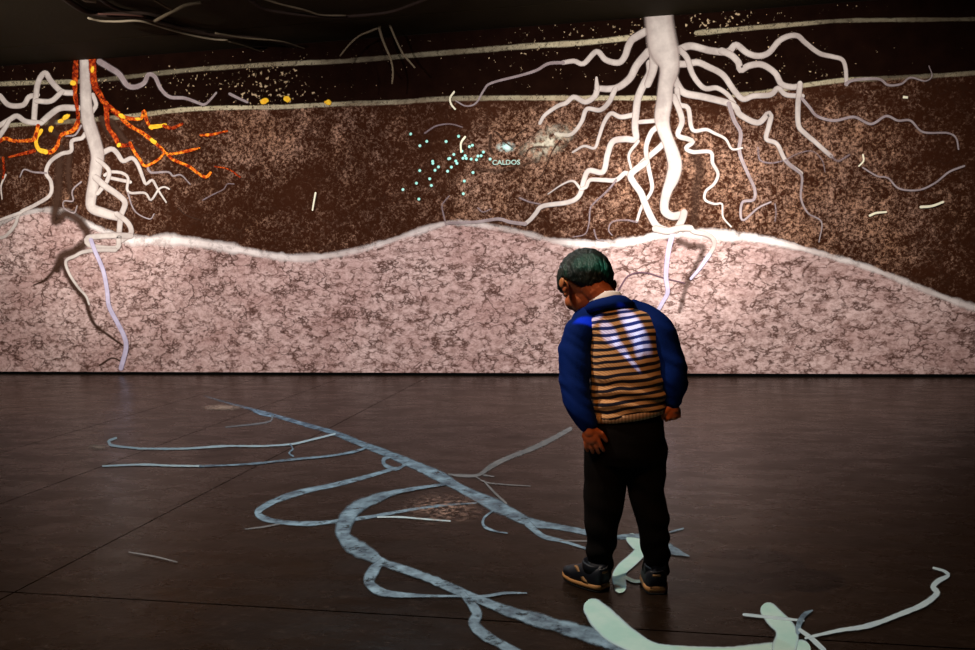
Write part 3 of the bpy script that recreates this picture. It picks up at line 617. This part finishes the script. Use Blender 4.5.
fl('slim pale root on the floor at lower right with a bright bent tip', [
    ([(806, 638, 3), (820, 634.5, 3.5), (841, 630, 4.5), (862, 627, 6), (880, 622, 5), (900.4, 614, 6), (918, 607, 6.5), (930, 600, 7), (937, 592.5, 7), (933, 587, 6), (938, 581, 6), (948, 575.5, 5), (944, 571, 4), (934, 568, 3)], FWHITE)])
tag(ribbon('projected_floor_strand', [(129, 552, 1.2), (155, 556.5, 1.8), (177, 562, 1.2)], FDIM, None, surf='floor'), 'short faint pale strand alone on the floor at lower left', 'projected root')
FPATCH = mat_ribbon('projected_warm_fleck', (.42, .24, .18), (.55, .36, .28), 20, .4, 1.0, .95, None, mottle=(34, .46, .62), **FR)
FGL = mat_ribbon('projected_warm_gleam', (.55, .38, .27), (.65, .48, .36), 20, .4, 1.0, .9, None, mottle=(12, .25, .55), **FR)
tag(blob('projected_fleck_patch', 445, 508, 48, 17, FPATCH, None, 'floor', n=24, jag=.2), 'reddish speckled patch of light on the floor beside the long blue-grey root', 'projected patch')
tag(blob('projected_gleam', 222, 407.5, 24, 3.4, FGL, None, 'floor', n=20), 'warm streak of light on the floor at the far end of the long root', 'projected gleam')
tag(blob('projected_gleam', 98, 447, 13, 3, FGL, None, 'floor', n=20), 'faint pink glint on the floor left of the hooked strand tip', 'projected gleam')

# ------------------------------------------------------------------ cables and dry roots under the ceiling
def tube(name, pts, r0, r1, mat, parent=None, seg=8):
    q = catmull([(*p, 0) for p in pts], .04)
    bm = bmesh.new(); rings = []; n = len(q)
    for i, p in enumerate(q):
        p = Vector(p[:3]); a = Vector(q[max(0, i-1)][:3]); b = Vector(q[min(n-1, i+1)][:3])
        d = (b-a).normalized(); s = d.cross(Vector((0, 0.3, 1))).normalized(); t = d.cross(s)
        r = r0+(r1-r0)*i/(n-1); r *= 1+.12*noise.noise(p*9)
        rings.append([bm.verts.new(p+(s*math.cos(2*math.pi*k/seg)+t*math.sin(2*math.pi*k/seg))*r) for k in range(seg)])
    for a, b in zip(rings, rings[1:]):
        for k in range(seg): bm.faces.new((a[k], a[(k+1) % seg], b[(k+1) % seg], b[k]))
    bm.faces.new(rings[0][::-1]); bm.faces.new(rings[-1])
    o = bm_obj(name, bm, mat, parent, True)
    if parent is None: recenter(o, Vector(q[n//2][:3]))
    return o
def cz(px, py, drop=.05): return tuple(onZ(px, py, CEILZ-drop))
def cpts(l, drop=.05): return [cz(x, y, drop) for x, y in l]
PALE = NT('pale_grey_cord'); PALE = PALE.bsdf((.30, .24, .16), .7, .3)
BRN = NT('dark_brown_root_bark'); BRN = BRN.bsdf(BRN.mix(BRN.noise(BRN.pos(), 20), (.020, .010, .006), (.05, .028, .018)), .8, .3)
RED = NT('reddish_cord'); RED = RED.bsdf((.07, .025, .015), .7, .3)
TAN = NT('dry_tan_root'); TAN = TAN.bsdf(TAN.mix(TAN.noise(TAN.pos(), 25), (.10, .075, .045), (.20, .15, .09)), .85, .2)
tag(tube('hanging_cable', cpts([(88, 18), (100, 21), (118, 21.5), (140, 21), (165, 28), (190, 35), (215, 39.5), (228, 40)]), .010, .009, PALE), 'long pale grey cord sagging under the ceiling at upper left', 'cable')
tag(tube('hanging_cable', cpts([(228, 41), (245, 46), (262, 52), (272, 57)]), .008, .005, TAN), 'thin tan cord end hanging down under the ceiling left of the middle', 'cable')
tag(tube('ceiling_root', cpts([(60, -6), (76, 6), (92, 13), (120, 15), (140, 16), (165, 23), (195, 31), (225, 36), (260, 39), (300, 48)], .03), .028, .012, BRN), 'thickest dark brown dry root running under the ceiling at upper left', 'dry root')
tag(tube('ceiling_root', cpts([(95, -8), (108, 4), (125, 11), (150, 14), (172, 19)], .04), .022, .012, BRN), 'short dark dry root beside the thickest one under the ceiling', 'dry root')
tag(tube('ceiling_root', cpts([(98, 14), (115, 14.5), (135, 15.5), (146, 17)], .055), .008, .007, RED), 'short reddish root lying on the thickest dry root', 'dry root')
tag(tube('ceiling_root', cpts([(155, 21), (166, 15), (174, 11), (186, 5), (201, 2.5)], .06), .014, .012, TAN), 'short forked grey dry root crossing under the ceiling', 'dry root')
tag(tube('ceiling_root', cpts([(146, -6), (158, 2), (172, 10)], .05), .010, .009, TAN), 'thin grey root tip meeting the forked grey root', 'dry root')
tag(tube('ceiling_root', cpts([(78, -6), (86, 0), (96, 1)], .05), .022, .016, PALE), 'pale root stub at the top edge above the sagging cord', 'dry root')
tag(tube('ceiling_root', cpts([(245, -4), (262, 8), (280, 12), (305, 15), (335, 17), (365, 15), (390, 12), (411, 5), (424, 0), (440, -8)], .04), .014, .012, BRN), 'long dark curved dry root under the ceiling left of the middle', 'dry root')
tag(tube('ceiling_root', cpts([(255, -4), (280, 4), (305, 10), (321, 15), (346, 15.5)], .05), .009, .007, TAN), 'thin tan root along the long dark curved root', 'dry root')
tag(tube('ceiling_root', cpts([(215, 33), (245, 38), (280, 41), (300, 47), (319, 54)], .05), .009, .005, TAN), 'faint thin brown root ending above the upper soil line', 'dry root')
HG = empty('hanging_root', onY(386, 14, WALLY-.35), 'forked dry root dangling from the ceiling in front of the wall', 'dry root')
HG.location.z = CEILZ
hy = lambda l: [tuple(onY(x, y, WALLY-.35)) for x, y in l]
tube('root_stem', [tuple(onY(386, 6, WALLY-.35))]+hy([(385, 14), (380, 24), (379, 29)]), .022, .016, TAN, HG)
tube('root_tip', hy([(379, 27), (382, 38), (386, 48), (391, 60), (393, 72), (392, 84)]), .014, .008, TAN, HG)
tube('root_tip', hy([(385, 16), (391, 28), (396, 40), (403, 54), (409, 61), (415, 68)]), .012, .008, TAN, HG)
tube('root_tip', hy([(380, 27), (371, 31), (359, 36), (349, 45), (340, 56)]), .011, .007, TAN, HG)
#BOYSTART
# ------------------------------------------------------------------ the boy
def seg_rings(bm, rings, closed=True):
    vs = [[bm.verts.new(p) for p in r] for r in rings]; n = len(vs[0])
    for a, b in zip(vs, vs[1:]):
        for k in range(n): bm.faces.new((a[k], a[(k+1) % n], b[(k+1) % n], b[k]))
    if closed: bm.faces.new(vs[0][::-1]); bm.faces.new(vs[-1])
    return vs
def ell(bm, c, r, M=None, u=20, v=14):
    g = bmesh.ops.create_uvsphere(bm, u_segments=u, v_segments=v, radius=1)['verts']
    for q in g:
        p = Vector((q.co.x*r[0], q.co.y*r[1], q.co.z*r[2]))
        q.co = Vector(c)+((M @ p) if M else p)
def chain(bm, pts, seg=16, ov=None):
    """rounded tapering limb through (point, radius) pairs; ov=(axis, k) squeezes the section"""
    q = catmull([(*p, r) for p, r in pts], .012)
    rings = []; n = len(q)
    q = [Vector(v) for v in q]
    def frame(i):
        a = q[max(0, i-1)].xyz; b = q[min(n-1, i+1)].xyz; d = (b-a).normalized()
        s = d.cross(Vector((0, 1, .05))).normalized(); return d, s, s.cross(d).normalized()
    d, s, t = frame(0)
    for k in (.98, .75, .4): rings.append([q[0].xyz-d*q[0].w*k+(s*math.cos(2*math.pi*j/seg)+t*math.sin(2*math.pi*j/seg))*q[0].w*math.sqrt(1-k*k) for j in range(seg)])
    for i in range(n):
        d, s, t = frame(i)
        rings.append([q[i].xyz+(s*math.cos(2*math.pi*j/seg)+t*math.sin(2*math.pi*j/seg)*(ov or 1))*q[i].w for j in range(seg)])
    for k in (.4, .75, .98): rings.append([q[-1].xyz+d*q[-1].w*k+(s*math.cos(2*math.pi*j/seg)+t*math.sin(2*math.pi*j/seg))*q[-1].w*math.sqrt(1-k*k) for j in range(seg)])
    seg_rings(bm, rings)
def remeshed(name, bm, voxel, smooth_it=2, disp=None):
    bmesh.ops.recalc_face_normals(bm, faces=bm.faces)
    me = bpy.data.meshes.new(name); bm.to_mesh(me); bm.free()
    o = bpy.data.objects.new(name, me); COL.objects.link(o)
    m = o.modifiers.new('r', 'REMESH'); m.mode = 'VOXEL'; m.voxel_size = voxel; m.adaptivity = 0
    s = o.modifiers.new('s', 'SMOOTH'); s.iterations = smooth_it; s.factor = .5
    bpy.context.view_layer.update()
    me2 = bpy.data.meshes.new_from_object(o.evaluated_get(bpy.context.evaluated_depsgraph_get()))
    bpy.data.objects.remove(o); me2.name = name
    if disp:
        nor = [v.normal.copy() for v in me2.vertices]
        for v, nn in zip(me2.vertices, nor): v.co += nn*disp(v.co)
    for p in me2.polygons: p.use_smooth = True
    return me2
def B(px, py, dy=0.0): return onY(px, py, YB+dy)
BORG = Vector((BX, YB, 0))
# --- materials
N = NT('boy_skin'); SKIN = N.bsdf(N.mix(N.noise(N.pos(), 30), (.52, .13, .045), (.60, .165, .06)), .5, .4)
N = NT('black_hair'); st = N.noise(N.objc(60, 60, 9), 3, 4, .7)
HAIRM = N.bsdf(N.mix(st, (.004, .006, .005), (.016, .026, .021)), .36, .45, st, .6, .01)
N = NT('blue_sleeve_knit'); kn = N.noise(N.pos(), 260, 2); BLUEM = N.bsdf(N.mix(N.noise(N.pos(), 8), (.0010, .012, .11), (.002, .020, .17)), .85, .08, kn, .3, .004)
def stripes():
    N = NT('striped_knit'); g = N.n('NewGeometry'); sx = N.n('SeparateXYZ'); N.t.links.new(g.outputs['Position'], sx.inputs[0])
    wv = N.n('TexNoise'); wv.inputs['Scale'].default_value = 9; wv.inputs['Detail'].default_value = 1; N.t.links.new(g.outputs['Position'], wv.inputs['Vector'])
    z = N.math('SUBTRACT', sx.outputs[2], N.math('MULTIPLY', sx.outputs[0], .15))
    z = N.math('ADD', z, N.math('MULTIPLY', wv.outputs['Fac'], .030))
    ph = N.math('FRACT', N.math('MULTIPLY', z, 1/.0212))
    dark = N.ramp(ph, [(.0, 0), (.08, 1), (.48, 1), (.57, 0)])
    kn = N.n('TexWave'); kn.inputs['Scale'].default_value = 70; kn.bands_direction = 'DIAGONAL'; N.t.links.new(g.outputs['Position'], kn.inputs['Vector'])
    c = N.mix(dark, (.66, .38, .18), (.008, .008, .020))
    return N.bsdf(c, .9, .15, kn.outputs['Fac'], .25, .004, sheen=.1)
STRIPE = stripes()
N = NT('tan_rib'); rb = N.n('TexWave'); rb.inputs['Scale'].default_value = 30; N.t.links.new(N.pos(), rb.inputs['Vector'])
RIB = N.bsdf(N.mix(rb.outputs['Fac'], (.60, .40, .24), (.34, .20, .12)), .9, .15)
TROU = NT('black_trousers'); TROU = TROU.bsdf(TROU.mix(TROU.noise(TROU.pos(), 14), (.0035, .003, .003), (.007, .0055, .005)), .9, .06)
SHOEM = simple('black_shoe_leather', (.008, .009, .014), .5, .35); SOLE = simple('tan_rubber_sole', (.50, .24, .08), .6, .35)
STRAP = simple('tan_shoe_stripe', (.42, .22, .09), .6, .3); GREYP = simple('grey_shoe_trim', (.16, .14, .14), .6, .3); TEE = simple('white_cotton', (.8, .8, .82), .9, .1)
OUTS = simple('black_outsole', (.01, .01, .01), .8, .2)

# --- head frame: looking down and to the left
ya, pi_ = math.radians(33), math.radians(36)
hf = Vector((-math.sin(ya)*math.cos(pi_), math.cos(ya)*math.cos(pi_), -math.sin(pi_)))
hu = Vector((-math.sin(ya)*math.sin(pi_), math.cos(ya)*math.sin(pi_), math.cos(pi_)))
hr = hf.cross(hu)
rollm = Matrix.Rotation(math.radians(4), 3, hf)
hu = rollm @ hu; hr = rollm @ hr
HM = Matrix((hr, hf, hu)).transposed()
HC = B(585, 279, .055)
def H(r, f, u): return HC+hr*r+hf*f+hu*u
bm = bmesh.new()
ell(bm, HC, (.074, .090, .080), HM)
ell(bm, H(0, .028, -.050), (.058, .060, .060), HM)             # face and jaw
ell(bm, H(0, .060, -.078), (.030, .026, .024), HM)             # chin
for s in (-1, 1):
    ell(bm, H(s*.034, .052, -.052), (.026, .028, .028), HM)    # cheeks
    ell(bm, H(s*.079, -.002, -.036), (.010, .016, .026), HM)    # ears
    ell(bm, H(s*.092, -.010, -.026), (.006, .017, .017), HM)
    ell(bm, H(s*.086, -.006, -.042), (.006, .012, .016), HM)
    ell(bm, H(s*.080, .002, -.058), (.007, .009, .010), HM)
    ell(bm, H(s*.030, .076, -.010), (.018, .012, .007), HM)    # brow
ell(bm, H(0, .094, -.038), (.010, .013, .011), HM); ell(bm, H(0, .086, -.024), (.007, .009, .018), HM)
ell(bm, H(0, .083, -.061), (.019, .010, .0045), HM); ell(bm, H(0, .081, -.068), (.016, .010, .005), HM)
neck0 = B(610, 308, .0)
chain(bm, [(neck0+Vector((0, .0, -.03)), .052), (B(604, 300, .012), .043), (H(0, -.030, -.050), .044), (H(0, -.02, -.02), .045)])
# torso hidden under the clothes
chain(bm, [(B(615, 325, .01), .066), (B(624, 340, .01), .080), (B(627, 370, .01), .084), (B(628, 405, .01), .078), (B(627, 428, .01), .074)])
# arms
SHL, ELL_, WRL = B(585, 324, .005), B(574, 374, -.035), B(588, 424, -.085)
SHR, ELR, WRR = B(655, 324, .005), B(675, 372, -.02), B(673, 404, -.01)
for a, b, c in ((SHL, ELL_, WRL), (SHR, ELR, WRR)):
    chain(bm, [(B(622, 322, .01), .045), (a, .040), ((a+b)/2, .034), (b, .029), ((b+c)/2, .026), (c, .020)])
# legs
for hp, kn_, an in ((B(606, 436, .01), B(605, 495, .015), B(601, 568, .0)), (B(647, 436, .01), B(647, 495, .02), B(656, 568, .01))):
    chain(bm, [(hp, .050), ((hp+kn_)/2, .046), (kn_, .035), ((kn_+an)/2, .033), (an, .024), (an+Vector((0, .01, -.04)), .024)])
def hand(wr, d, n, s, curl, L=.070, k=1.0, spread=.10):
    """d: towards the finger tips, n: out of the palm, s: towards the thumb"""
    d = d.normalized(); s = (s-d*s.dot(d)).normalized(); n = (n-d*n.dot(d)-s*n.dot(s)).normalized()
    Pm = L*.50; Mh = Matrix((s, d, n)).transposed()
    chain(bm, [(wr-d*.03, .019), (wr, .018), (wr+d*.012, .019)])
    ell(bm, wr+d*(Pm*.55), (.0265*k, Pm*.62, .0125*k), Mh)
    ell(bm, wr+d*(Pm*.30)+s*.014+n*.004, (.013, .020, .011), Mh)
    for i, (off, ln) in enumerate(((.0195, .86), (.0065, 1.0), (-.0065, .93), (-.0190, .72))):
        base = wr+d*Pm*.95+s*off*k; fl_ = L*.50*ln
        a = off*spread/.0195
        dd = (d+s*a).normalized(); p = base; pts = [(base-dd*.012, .0072)]
        pts.append((base, .0072)); ang = 0
        for j, seg_l in enumerate((.42, .32, .26)):
            ang += curl*(1, 1.1, .8)[j]*(1+.06*i)
            v = dd*math.cos(ang)+n*math.sin(ang); p = p+v*fl_*seg_l; pts.append((p, (.0068, .0062, .0052)[j]))
        chain(bm, pts, 10)
    tb = wr+d*Pm*.25+s*.018; v = (d*.62+s*.75+n*.25).normalized(); v2 = (d*.9+s*.25+n*.35).normalized()
    p1 = tb+v*.020; p2 = p1+v2*.018; p3 = p2+(v2+n*curl*.5).normalized()*.013
    chain(bm, [(tb-v*.01, .011), (tb, .0105), (p1, .0085), (p2, .0078), (p3, .006)], 10)
hand(B(589, 428, -.090), Vector((.20, .05, -1)), Vector((.15, 1, 0)), Vector((1, -.15, 0)), .20, L=.092, k=1.05, spread=.16)
hand(B(673, 405, -.01), Vector((.06, .02, -1)), Vector((-.55, .85, 0)), Vector((-.8, -.5, 0)), 1.05, L=.082, k=1.0, spread=.05)
me = remeshed('person', bm, .0024, 3)
me.materials.append(SKIN)
me.transform(Matrix.Translation(-BORG))
person = bpy.data.objects.new('person', me); COL.objects.link(person); person.location = BORG
tag(person, 'young boy seen from behind, head bowed, striped sweater with blue sleeves, black trousers', 'person')
def child(name, me, mat, par=None, label=None):
    for m in (mat if isinstance(mat, (list, tuple)) else [mat]): me.materials.append(m)
    me.transform(Matrix.Translation(-BORG))
    o = bpy.data.objects.new(name, me); COL.objects.link(o); o.parent = par or person
    if label: o['label'] = label
    return o
def cbm(name, bm, mat, par=None, label=None, smooth=True):
    bmesh.ops.recalc_face_normals(bm, faces=bm.faces)
    me = bpy.data.meshes.new(name); bm.to_mesh(me); bm.free()
    for p in me.polygons: p.use_smooth = smooth
    return child(name, me, mat, par, label)
# eyes, closed downward gaze
for s in (-1, 1):
    bm = bmesh.new(); ell(bm, H(s*.029, .080, -.022), (.011, .008, .006), HM); cbm('eye', bm, simple('eye_dark', (.03, .02, .015), .3, .5))
# --- hair: bowl cut
bm = bmesh.new()
g = bmesh.ops.create_uvsphere(bm, u_segments=120, v_segments=80, radius=1)['verts']
for q in g:
    x, y, z = q.co
    az = math.atan2(x, y)                                   # 0 at the face
    back = .5-.5*math.cos(az)                               # 0 front, 1 nape
    side = abs(math.sin(az)); ear = math.exp(-((abs(az)-1.62)/.30)**2)
    # hairline height in head units
    line = .004-.078*back**1.3+.030*ear
    rag = .004*noise.noise(Vector((az*14, 0, 3)))
    P_ = Vector((x*.087, y*.101, z*.096))
    st_ = noise.noise(Vector((x*22, y*22, z*2.5)))*.004+noise.noise(Vector((x*9, y*9, z*2+5)))*.004
    P_ *= 1+st_/.09
    if back > .5 and P_.z < -.02: P_ = Vector((P_.x*(1+ (P_.z+.02)*1.3), P_.y*(1+(P_.z+.02)*1.6), P_.z))
    lo = line+rag
    if P_.z < lo:
        t = min(1, (lo-P_.z)/.012)
        ins = Vector((x*.050, y*.060, max(P_.z, lo-.012)))
        P_ = P_.lerp(ins, t)
        P_.z = max(P_.z, lo-.012)
    q.co = HC+HM @ P_
me = bpy.data.meshes.new('hair'); bmesh.ops.recalc_face_normals(bm, faces=bm.faces); bm.to_mesh(me); bm.free()
for p in me.polygons: p.use_smooth = True
child('hair', me, HAIRM, None, 'short black bowl-cut hair with a teal sheen')
# --- sweater trunk
def ring(cx, cy, dy, hw, dp, sl=0.0, n=40, pw=2.3):
    c = B(cx, cy, dy); k = (YB+dy)/F*1.0
    sc = (B(cx+1, cy, dy)-B(cx, cy, dy)).x
    out = []
    for j in range(n):
        a = 2*math.pi*j/n; ca, sa = math.cos(a), math.sin(a)
        X = math.copysign(abs(ca)**(2/pw), ca)*hw*sc; Y = math.copysign(abs(sa)**(2/pw), sa)*dp
        out.append(c+Vector((X, Y, sl*X)))
    return out
bm = bmesh.new()
seg_rings(bm, [ring(612, 306, .0, 15, .050), ring(614, 310, .0, 21, .060, .05), ring(618, 316, .005, 31, .070, .08), ring(621, 323, .008, 35, .080, .1), ring(625, 334, .01, 37, .088, .1),
               ring(626.5, 356, .01, 37.5, .095, .1), ring(628, 380, .01, 38.5, .098, .1), ring(628.5, 400, .01, 39, .100, .12), ring(628, 409, .01, 38, .097, .13), ring(627.5, 413, .01, 37, .095, .14)])
def folds(p):
    d = .0035*noise.noise(Vector((p.x*5, p.y*5, p.z*22)))+.004*noise.noise(Vector((p.x*9, p.y*9, p.z*9+4)))
    if p.z < .72: d += .004*math.sin(p.z*130+4*noise.noise(p*7))*max(0, min(1, (.72-p.z)/.08))
    return d
sw = child('sweater', remeshed('sweater', bm, .004, 3, folds), STRIPE, None, 'tan and navy striped knit sweater body')
bm = bmesh.new(); seg_rings(bm, [ring(628, 409.5, .01, 38.3, .099, .14), ring(628, 412, .01, 38.6, .100, .14), ring(627.5, 416, .01, 37.3, .097, .14), ring(627.5, 417, .01, 34, .09, .14)])
cbm('hem_band', bm, RIB, sw, 'tan ribbed hem')
def sleeve(pts, cuff):
    bm = bmesh.new(); chain(bm, pts, 22, 1.08)
    def dsp(p): return .006*noise.noise(Vector((p.x*9, p.y*9, p.z*20+9+p.x*12)))+.0035*noise.noise(Vector((p.x*18, p.y*18, p.z*44+p.x*30)))
    s = child('sleeve', remeshed('sleeve', bm, .0035, 3, dsp), BLUEM, sw, 'blue raglan sleeve')
sleeve([(B(600, 309, .012), .028), (B(591, 317, .01), .042), (B(582, 328, .0), .050), (B(576, 350, -.01), .051), (B(574.5, 374, -.035), .049), (B(577, 398, -.062), .044), (B(582, 414, -.078), .039), (B(587, 423, -.085), .033)], None)
sleeve([(B(634, 307, .012), .022), (B(646, 316, .01), .036), (B(657, 328, .0), .046), (B(665, 348, -.008), .047), (B(672.5, 370, -.018), .045), (B(674, 388, -.015), .039), (B(673, 399, -.01), .030)], None)
# collar
def collar(name, c, ax, r0, r1, h, th, mat, par, label=None):
    ax = ax.normalized(); s = ax.cross(Vector((0, 1, 0))).normalized(); t = s.cross(ax)
    bm = bmesh.new(); n = 40; prof = [(r0, 0), (r0+.003, h*.5), (r1, h), (r1-th*.5, h+.004), (r1-th, h), (r0-th, 0)]
    rings = [[c+ax*hh+(s*math.cos(2*math.pi*j/n)*rr+t*math.sin(2*math.pi*j/n)*rr*1.0) for j in range(n)] for rr, hh in prof]
    seg_rings(bm, rings+[rings[0]], False)
    bmesh.ops.remove_doubles(bm, verts=bm.verts, dist=1e-5)
    return cbm(name, bm, mat, par, label)
collar('undershirt_collar', B(607, 306, .008), Vector((-.12, .28, 1)), .054, .049, .032, .004, TEE, None, 'white undershirt neckband')
collar('collar', B(610, 312.5, .008), Vector((-.10, .22, 1)), .078, .060, .040, .010, BLUEM, sw, 'blue stand-up collar')
# --- trousers
bm = bmesh.new()
seg_rings(bm, [ring(628, 406, .012, 33, .082), ring(627.5, 420, .012, 36.5, .092), ring(626, 437, .012, 38.5, .097), ring(625.5, 452, .012, 39.5, .092), ring(625.5, 462, .012, 38, .080)])
sc = (B(601, 400)-B(600, 400)).x
def leg(lst, last):
    pts = [(B(x, y, dy), r*sc*1.07) for x, y, dy, r in lst]; chain(bm, pts, 20, 1.05)
leg([(605.5, 448, .012, 20.5), (604.8, 470, .016, 20), (604, 492, .020, 19.5), (603.5, 510, .016, 18.5), (602.5, 530, .008, 15.5), (600.5, 548, .004, 13.5), (599.8, 568, .002, 12.5)], 0)
leg([(645.5, 448, .012, 20.5), (646, 470, .018, 18.6), (647, 490, .025, 17), (650, 510, .022, 16.5), (653.5, 530, .014, 14.5), (655.5, 548, .010, 13.2), (656.5, 566, .008, 12.8)], 0)
def tf(p):
    k = max(0.0, min(1, (.42-p.z)/.1))
    return .0045*noise.noise(Vector((p.x*12, p.y*12, p.z*20)))+k*.0035*math.sin(p.z*62+p.x*25+9*noise.noise(Vector((p.x*7+3, p.y*7, p.z*4))))
child('trousers', remeshed('trousers', bm, .004, 3, tf), TROU, None, 'loose black trousers')
# --- shoes
def shoe(heel, d, L, wd, stripe_side):
    d = d.normalized(); s = Vector((d.y, -d.x, 0)); up = Vector((0, 0, 1))
    def prof(t):   # half width along the shoe
        return wd*(.36+.10*math.sin(math.pi*min(1, t*1.3))+.06*math.exp(-((t-.68)/.2)**2))*(1 if t < .85 else math.sqrt(max(.0, 1-((t-.85)/.17)**2)))*(1 if t > .08 else .80+.2*t/.08)
    def loft(z0f, z1f, inset=0.0, n=22, m=22, dome=False):
        bm = bmesh.new(); rings = []
        for i in range(n+1):
            t = i/n; hw = max(.004, prof(t)-inset); z0, z1 = z0f(t), z1f(t); c = heel+d*(t*L)
            r = []
            for j in range(m):
                a = 2*math.pi*j/m; ca, sa = math.cos(a), math.sin(a)
                e = .55 if not dome else (.75 if sa > 0 else .3)
                X = math.copysign(abs(ca)**e, ca)*hw; Z = (z0+z1)/2+math.copysign(abs(sa)**e, sa)*(z1-z0)/2
                if dome and sa > 0: X *= 1-.42*max(0, sa)**1.2
                r.append(c+s*X+up*Z)
            rings.append(r)
        seg_rings(bm, rings); return bm
    toe = lambda t: .010*max(0, (t-.75)/.25)**2
    up_ = loft(lambda t: .016+toe(t), lambda t: .016+(.066 if t < .35 else .066-.034*min(1, (t-.35)/.45))-(.010*max(0, (t-.85)/.15)), .003, dome=True)
    sh = cbm('shoe', up_, SHOEM)
    cbm('outsole', loft(lambda t: .0+toe(t), lambda t: .007+toe(t), .001), OUTS, sh)
    cbm('sole', loft(lambda t: .005+toe(t), lambda t: .026-.006*t+toe(t), 0), SOLE, sh, 'tan rubber sole')
    # ankle collar, heel tab and small mark
    bm = bmesh.new(); c = heel+d*.045
    rr = []
    for (z, a, b) in ((.055, .036, .040), (.078, .034, .038), (.084, .030, .034), (.078, .027, .031)):
        rr.append([c+s*math.cos(2*math.pi*j/24)*a+d*math.sin(2*math.pi*j/24)*b+up*(z+.004*math.sin(2*math.pi*j/24)) for j in range(24)])
    seg_rings(bm, rr); cbm('ankle_collar', bm, SHOEM, sh)
    def patch(name, t0, t1, w0, w1, z0, z1, mat, off=.0035, label=None):
        bm = bmesh.new(); n = 8; rings = []
        for i in range(n+1):
            u = i/n; ang = w0+(w1-w0)*u; zz = z0+(z1-z0)*u
            hw = .034+off; p = heel+d*.036+s*math.sin(ang)*hw-d*math.cos(ang)*(.036+off)
            rings.append([p+up*(zz+t0), p+up*(zz+t1), p+up*(zz+t1)-(s*math.sin(ang)-d*math.cos(ang))*.003, p+up*(zz+t0)-(s*math.sin(ang)-d*math.cos(ang))*.003])
        seg_rings(bm, rings); cbm(name, bm, mat, sh, label)
    patch('heel_mark', 0, .0065, -.35, .35, .058, .058, STRAP, label='small tan heel mark')
    patch('heel_trim', 0, .0025, -.6, .6, .070, .074, GREYP)
    # curved side stripe
    if stripe_side:
        bm = bmesh.new(); rings = []
        for i in range(11):
            u = i/10; t = .30+.27*u; z = .024+.040*u**.8; hw = prof(t)-.003
            zc = (z-.016)/.06; X = stripe_side*(hw*(1-.30*max(0, zc)**1.5)+.0025)
            wdt = .011*(1-.55*u); p = heel+d*(t*L)+s*X+up*z
            rings.append([p-d*wdt, p+d*wdt, p+d*wdt-s*stripe_side*.008, p-d*wdt-s*stripe_side*.008])
        seg_rings(bm, rings); cbm('side_stripe', bm, STRAP, sh, 'tan curved side stripe')
hl = onZ(605, 591, 0); 
shoe(Vector((hl.x, hl.y, 0)), Vector((-.80, .62, 0)), .165, .088, -1)
hr_ = onZ(657, 595, 0)
shoe(Vector((hr_.x, hr_.y, 0)), Vector((-.10, 1, 0)), .165, .088, 0)
